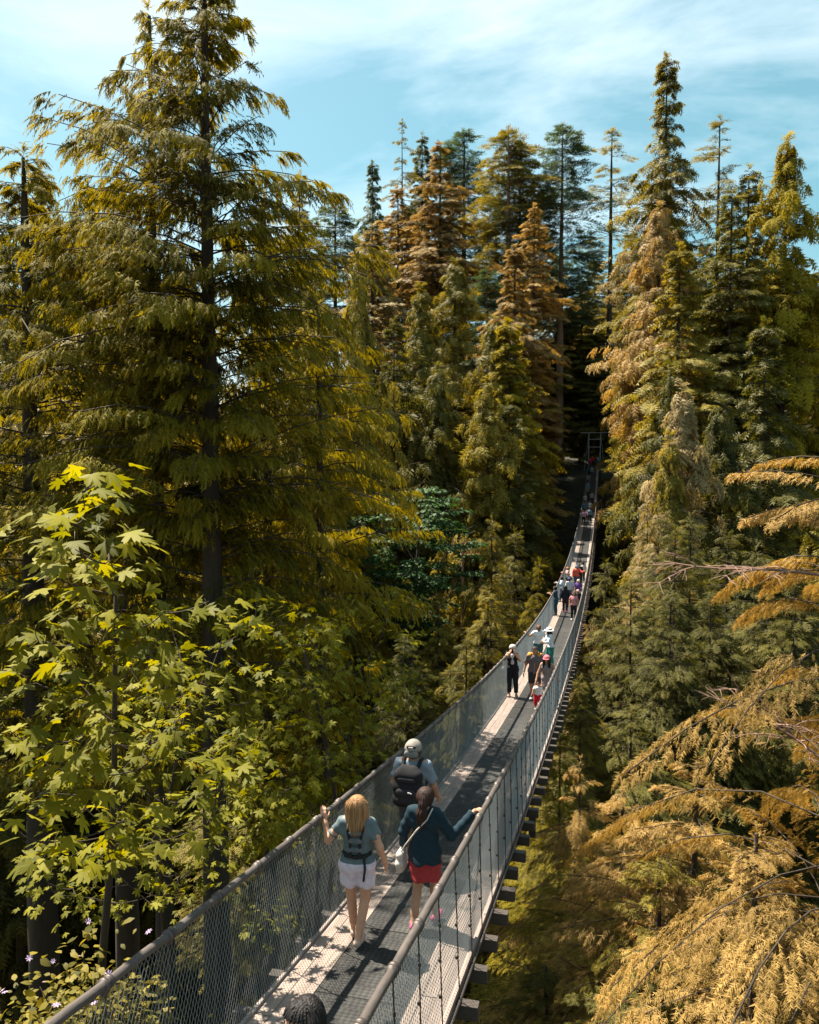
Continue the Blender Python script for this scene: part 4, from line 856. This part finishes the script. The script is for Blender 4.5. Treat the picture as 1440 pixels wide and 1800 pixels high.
thing_on(r3, s3, 'shoulder_bag', 'off-white shoulder bag at the left hip of the woman in the cardigan', 'bag', [
 ('bag', M_BAG, [((-.30, -.07, .86), (-.30, .07, .86), .05, .05, 1), ((-.30, -.08, .76), (-.30, .08, .76), .06, .06, 1), ((-.30, -.06, .69), (-.30, .06, .69), .05, .05, 1)], .04, .012),
 ('strap', M_BAG, chain([(-.29, -.05, .90), (-.20, -.155, 1.05), (-.06, -.175, 1.25), (.06, -.15, 1.38), (.10, -.06, 1.475), (.10, .03, 1.46)], .010), .004, .008)])
w = spot(532, 1766, 1.64)
person('dark-haired person at the bottom edge, only the top of the head in view', w, 1.64, PI-.75, 'tan', dict(face=1),
  [('shirt', (.05, .05, .06), TOP, .02, {'z0': .9, 'z1': 1.45}), ('trousers', (.03, .03, .04), LEG, .016, {'z1': .96})], ((.010, .008, .008), 'long'), None, (.05, .05, .05), .0125)
# --- the six around the middle
w = spot(889, 1134, 1.70)
r5, s5 = person('woman in black dungarees over a striped tee raising a phone to her face', w, 1.70, PI+.1, 'pale',
  dict(la=((-.24, .16, 1.24), (-.07, .26, 1.50)), ra=((.24, .16, 1.24), (.07, .26, 1.50)), lh=((.25, .3, .8), (.5, -.3, 0), .8), rh=((-.25, .3, .8), (-.5, -.3, 0), .8), sleeve=.25, face=1, ll=((-.11, .04, .50), (-.13, .02, .085)), rl=((.10, .02, .50), (.10, .0, .085))),
  [('striped_shirt', (.50, .49, .52), ('chest',), .02, {'only': [((0, .085, 1.38), (0, .112, 1.14), .062, .055, .9)]}), ('top', (.010, .011, .015), ('chest', 'shoulder', 'waist'), .016, {'z0': 1.0, 'z1': 1.45}), ('dungarees', (.010, .011, .015), LEG+('waist',), .022, {'z0': .14, 'z1': 1.16})],
  ((.42, .36, .30), 'short'), ((.50, .45, .42), 'beanie'), (.30, .18, .14), .016)
thing_on(r5, s5, 'phone', 'dark phone held up by the woman in black dungarees', 'phone', [('case', BLACK, [((0, .335, 1.54), (0, .335, 1.62), .036, .036, .35)], .003, .007)])
thing_on(r5, s5, 'tote_bag', 'grey tote bag with dark base under the arm of the photographing woman', 'bag', [
 ('bag', cloth((.24, .225, .215)), [((.28, -.06, 1.12), (.28, .08, 1.12), .045, .045, 1), ((.29, -.10, .92), (.29, .12, .92), .06, .06, 1)], .05, .014), ('base', BLACK, [((.29, -.11, .87), (.29, .13, .87), .062, .062, 1)], .02, .014),
 ('handle', cloth((.24, .225, .215)), chain([(.27, .05, 1.14), (.22, .05, 1.36), (.19, .0, 1.47), (.22, -.06, 1.34), (.27, -.05, 1.14)], .012), .004, .01)])
w = spot(941, 1137, 1.76)
person('man in grey short-sleeved vest with orange hood, walking towards the camera', w, 1.76, PI-.05, 'tan',
  dict(lean=.06, face=1, ra=((.29, -.02, 1.13), (.33, .06, .90)), la=((-.28, .04, 1.14), (-.24, .20, .96)), sleeve=.75, ll=((-.10, .10, .51), (-.10, .16, .085)), rl=((.10, .02, .50), (.10, -.14, .10))),
  [('vest', (.115, .095, .10), TOP, .028, {'z0': .84, 'z1': 1.46}), ('hood', (.50, .21, .04), ('neck', 'shoulder'), .045, {'z0': 1.40, 'z1': 1.52}), ('zip', (.45, .22, .08), ('chest',), .03, {'only': [((0, .125, 1.36), (0, .155, 1.26), .012, .012, 1), ((0, .155, 1.26), (0, .125, .90), .012, .012, 1)]}), ('shorts', (.035, .032, .035), SH+('thigh2',), .026, {'z0': .56, 'z1': .95})],
  ((.022, .014, .012), 'short'), None, (.4, .4, .4), .016, None, 1.08, True, True)
w = spot(963, 1153, 1.60)
w7 = person('woman in pink and white cap and grey dress stooping to a toddler', w, 1.64, PI-.15, 'tan',
  dict(lean=.22, face=1, ra=((.27, .16, 1.10), (.30, .30, .86)), la=((-.30, .10, 1.14), (-.36, .18, 1.00)), sleeve=.1, ll=((-.09, .05, .50), (-.09, .02, .085)), rl=((.09, .05, .50), (.09, .0, .085))),
  [('dress', (.19, .17, .18), ('chest', 'waist', 'pelvis', 'thigh1', 'thigh2', 'shoulder'), .018, {'z0': .42, 'z1': 1.40, 'flare': [((0, 0, .95), (0, 0, .44), .15, .20, .85)]})],
  ((.012, .010, .010), 'front'), ((.50, .13, .15), 'cap'), (.5, .45, .42), .016)
w = spot(946, 1200, .84)
person('toddler in white shirt and red trousers holding the stooping woman\'s hand', w, .84, PI, 'pale',
  dict(la=((-.24, .0, 1.5), (-.22, -.05, 1.72)), ra=((.28, .02, 1.16), (.34, .10, 1.0)), ll=((-.13, .12, .50), (-.13, .14, .085)), rl=((.13, .02, .5), (.14, -.04, .085))),
  [('shirt', (.58, .56, .56), TOP, .03, {'z0': .92, 'z1': 1.44}), ('trousers', (.52, .012, .03), LEG[:4], .04, {'z0': .28, 'z1': .98})], ((.03, .018, .012), 'short'), None, (.45, .5, .3), .010, None, 1.3, True)
w = spot(947, 1099, 1.66)
person('brown-haired woman from behind in white tee and teal trousers at left rail', w, 1.66, .25, 'tan',
  dict(la=((-.36, .02, 1.22), (-.50, .10, 1.36)), lh=((-.6, .6, .2), (0, .3, -.9), .6), ra=((.29, .03, 1.16), (.30, .18, 1.02)), sleeve=.6),
  [('shirt', (.56, .58, .60), TOP, .022, {'z0': .90, 'z1': 1.46}), ('trousers', (.04, .115, .125), LEG, .022, {'z1': .96, 'z0': .1})], ((.10, .042, .022), 'bun'), None, (.3, .3, .3), .018)
w = spot(968, 1104, 1.66)
person('woman in white sun hat, pale blue blouse and green trousers turned to the left', w, 1.66, PI*.62, 'tan',
  dict(lean=.10, face=1, la=((-.22, .14, 1.16), (-.10, .32, 1.12)), ra=((.24, .12, 1.16), (.12, .32, 1.12)), ll=((-.10, .0, .50), (-.10, -.06, .085)), rl=((.10, .10, .5), (.10, .08, .085))),
  [('blouse', (.50, .56, .60), LONGS[:7], .024, {'z0': .86, 'z1': 1.46}), ('trousers', (.018, .15, .135), LEG, .024, {'z1': .96, 'z0': .1})], ((.012, .010, .010), 'front'), ((.60, .58, .56), 'sunhat'), (.4, .4, .4), .018)
# --- walkers farther out: head top in the photograph, height, facing, colours
G1 = 'crowd at the middle of the bridge'; G2 = 'crowd near the far end of the bridge'
def walker(px, py, h, yaw, top, bot, hr, label, grp, style='short', hat=None, longs=False, shorts=False, skin='tan', pose=None, shoe=(.1, .1, .1), vox=.024, fingers=True, man=False):
    w = spot(px, py, h); k = int(px*7+py*3) % 5
    ps = dict(sleeve=.7); a = (-.12, .0, .1, .16, -.06)[k]
    ps['ll'] = ((-.10, .04+a*.6, .50), (-.10, a, .085+max(0, -a)*.3)); ps['rl'] = ((.10, .04-a*.6, .50), (.10, -a, .085+max(0, a)*.3))
    if yaw > 1.6: ps['face'] = 1
    ps.update(pose or {})
    person(label, w, h, yaw, skin, ps, [('shirt', top, LONGS if longs else TOP, .022, {'z0': .88, 'z1': 1.46}), ('shorts', bot, SH+('thigh2',), .024, {'z0': .56, 'z1': .95}) if shorts else ('trousers', bot, LEG, .018, {'z1': .95, 'z0': .1})],
           (hr, style), hat, shoe, vox, grp, 1., fingers, man)
RAILARM = dict(la=((-.26, .14, 1.20), (-.16, .40, 1.30)), ra=((.26, .14, 1.20), (.16, .40, 1.30)), lh=((.3, .8, 0), (0, 0, -1), .5), rh=((-.3, .8, 0), (0, 0, -1), .5), lean=.1)
DK = (.015, .011, .010)
for a in [
 (974, 1031, 1.76, PI*.45, (.014, .045, .075), (.02, .05, .075), DK, 'man in navy tee and jeans leaning on the left rail with both arms', G1, 'short', None, False, False, 'tan', RAILARM, (.03, .03, .04), .02, True, True),
 (994, 1030, 1.66, .05, (.012, .016, .026), (.035, .012, .018), DK, 'long-haired woman from behind in dark top and burgundy leggings with pink shoes', G1, 'long', None, True, False, 'tan', None, (.55, .07, .14)),
 (1009, 1041, 1.64, PI, (.50, .21, .23), (.012, .012, .014), (.06, .03, .02), 'woman in pink top and black leggings with white shoes', G1, 'long', None, False, False, 'pale', None, (.6, .58, .56)),
 (1016, 1037, 1.45, PI, (.015, .015, .018), (.03, .12, .13), (.04, .02, .015), 'shorter person in black top and pale pink cap behind the pink top', G1, 'short', ((.50, .30, .26), 'cap'), False, True),
 (1017, 1019, 1.62, PI, (.11, .05, .22), (.35, .32, .30), (.08, .05, .03), 'person in purple tee and light cap near the right rail', G1, 'short', ((.45, .36, .28), 'cap'), False, True),
 (1014, 994, 1.76, PI, (.55, .085, .06), (.03, .06, .10), DK, 'man in coral shirt and blue cap holding the right rail', G1, 'short', ((.10, .14, .26), 'cap'), True, False, 'tan', dict(la=((-.34, .10, 1.22), (-.52, .18, 1.30))), (.05, .05, .05), .024, True, True),
 (1019, 991, 1.66, PI, (.014, .016, .02), (.02, .02, .025), DK, 'person in black between the coral shirt and the white blouse', G1),
 (1025, 987, 1.66, PI-.2, (.52, .50, .49), (.012, .012, .014), (.035, .018, .014), 'woman in white blouse and black trousers with long brown hair at the right rail', G1, 'front', None, True),
 (999, 997, 1.64, PI*.6, (.42, .26, .28), (.25, .25, .28), (.36, .12, .04), 'red-haired person in pale pink leaning on the left rail', G1, 'bob', None, False, False, 'pale', RAILARM),
 (1000, 1008, 1.50, PI, (.03, .05, .07), (.02, .02, .03), DK, 'dark-haired child in dark tee between the left-rail walkers', G1),
 (989, 1014, 1.72, PI*.55, (.38, .45, .52), (.05, .06, .09), DK, 'man in pale blue shirt leaning over the left rail', G1, 'short', None, True, False, 'tan', RAILARM, (.1, .1, .1), .024, True, True),
 (1001, 1016, 1.68, .3, (.42, .45, .50), (.10, .12, .16), (.03, .03, .05), 'person from behind in pale grey shirt and navy cap', G1, 'short', ((.05, .07, .14), 'cap'), True),
 (1026, 897, 1.66, PI, (.45, .27, .36), (.012, .012, .016), (.08, .03, .02), 'woman in lilac blouse and black trousers leading the far group', G2, 'long', None, True),
 (1037, 893, 1.74, PI, (.13, .22, .30), (.018, .02, .026), DK, 'man in denim-blue shirt and dark trousers beside the lilac blouse', G2, 'short', None, True),
 (1032, 897, 1.40, PI, (.45, .05, .14), (.04, .03, .035), DK, 'child in magenta top between the two leading far walkers', G2, 'long', None, False, True),
 (1027, 883, 1.68, PI, (.03, .13, .24), (.03, .04, .06), DK, 'person in bright blue shirt at the left rail in the far group', G2),
 (1037, 881, 1.70, PI, (.50, .50, .50), (.05, .05, .06), (.06, .03, .02), 'person in white shirt behind the denim-blue shirt', G2),
 (1028, 869, 1.66, PI, (.44, .36, .30), (.06, .13, .18), DK, 'person in beige top behind the bright blue shirt', G2),
 (1041, 865, 1.68, PI, (.30, .28, .30), (.03, .03, .04), (.06, .03, .02), 'person in grey top at the right rail of the far group', G2),
 (1034, 861, 1.70, PI, (.03, .025, .03), (.02, .02, .03), DK, 'person in black in the middle of the far group', G2),
 (1034, 848, 1.68, PI, (.10, .22, .30), (.16, .20, .24), DK, 'person in light blue walking alone behind the far group', G2),
 (1033, 834, 1.68, PI, (.28, .28, .30), (.05, .05, .06), DK, 'lone person in grey near the shaded end of the bridge', G2),
 (1041, 820, 1.70, PI, (.26, .32, .34), (.06, .07, .08), DK, 'person in pale grey-blue at the shaded bridge end, right side', G2),
 (1037, 815, 1.72, PI, (.02, .02, .025), (.02, .02, .02), DK, 'person in black at the shaded bridge end', G2),
 (1033, 819, 1.68, PI, (.02, .10, .11), (.02, .03, .03), DK, 'person in teal at the shaded bridge end, left side', G2),
 (1042, 801, 1.74, PI, (.55, .02, .03), (.03, .03, .03), DK, 'person in bright red jacket at the far bridge end', G2, 'short', None, True),
 (1034, 806, 1.62, PI, (.40, .02, .10), (.03, .03, .03), DK, 'person in dark magenta jacket at the far bridge end', G2, 'short', None, True)]:
    far = a[1] < 930
    if far: walker(*a, **({} if len(a) > 15 else {'vox': .032, 'fingers': False}))
    else: walker(*a)
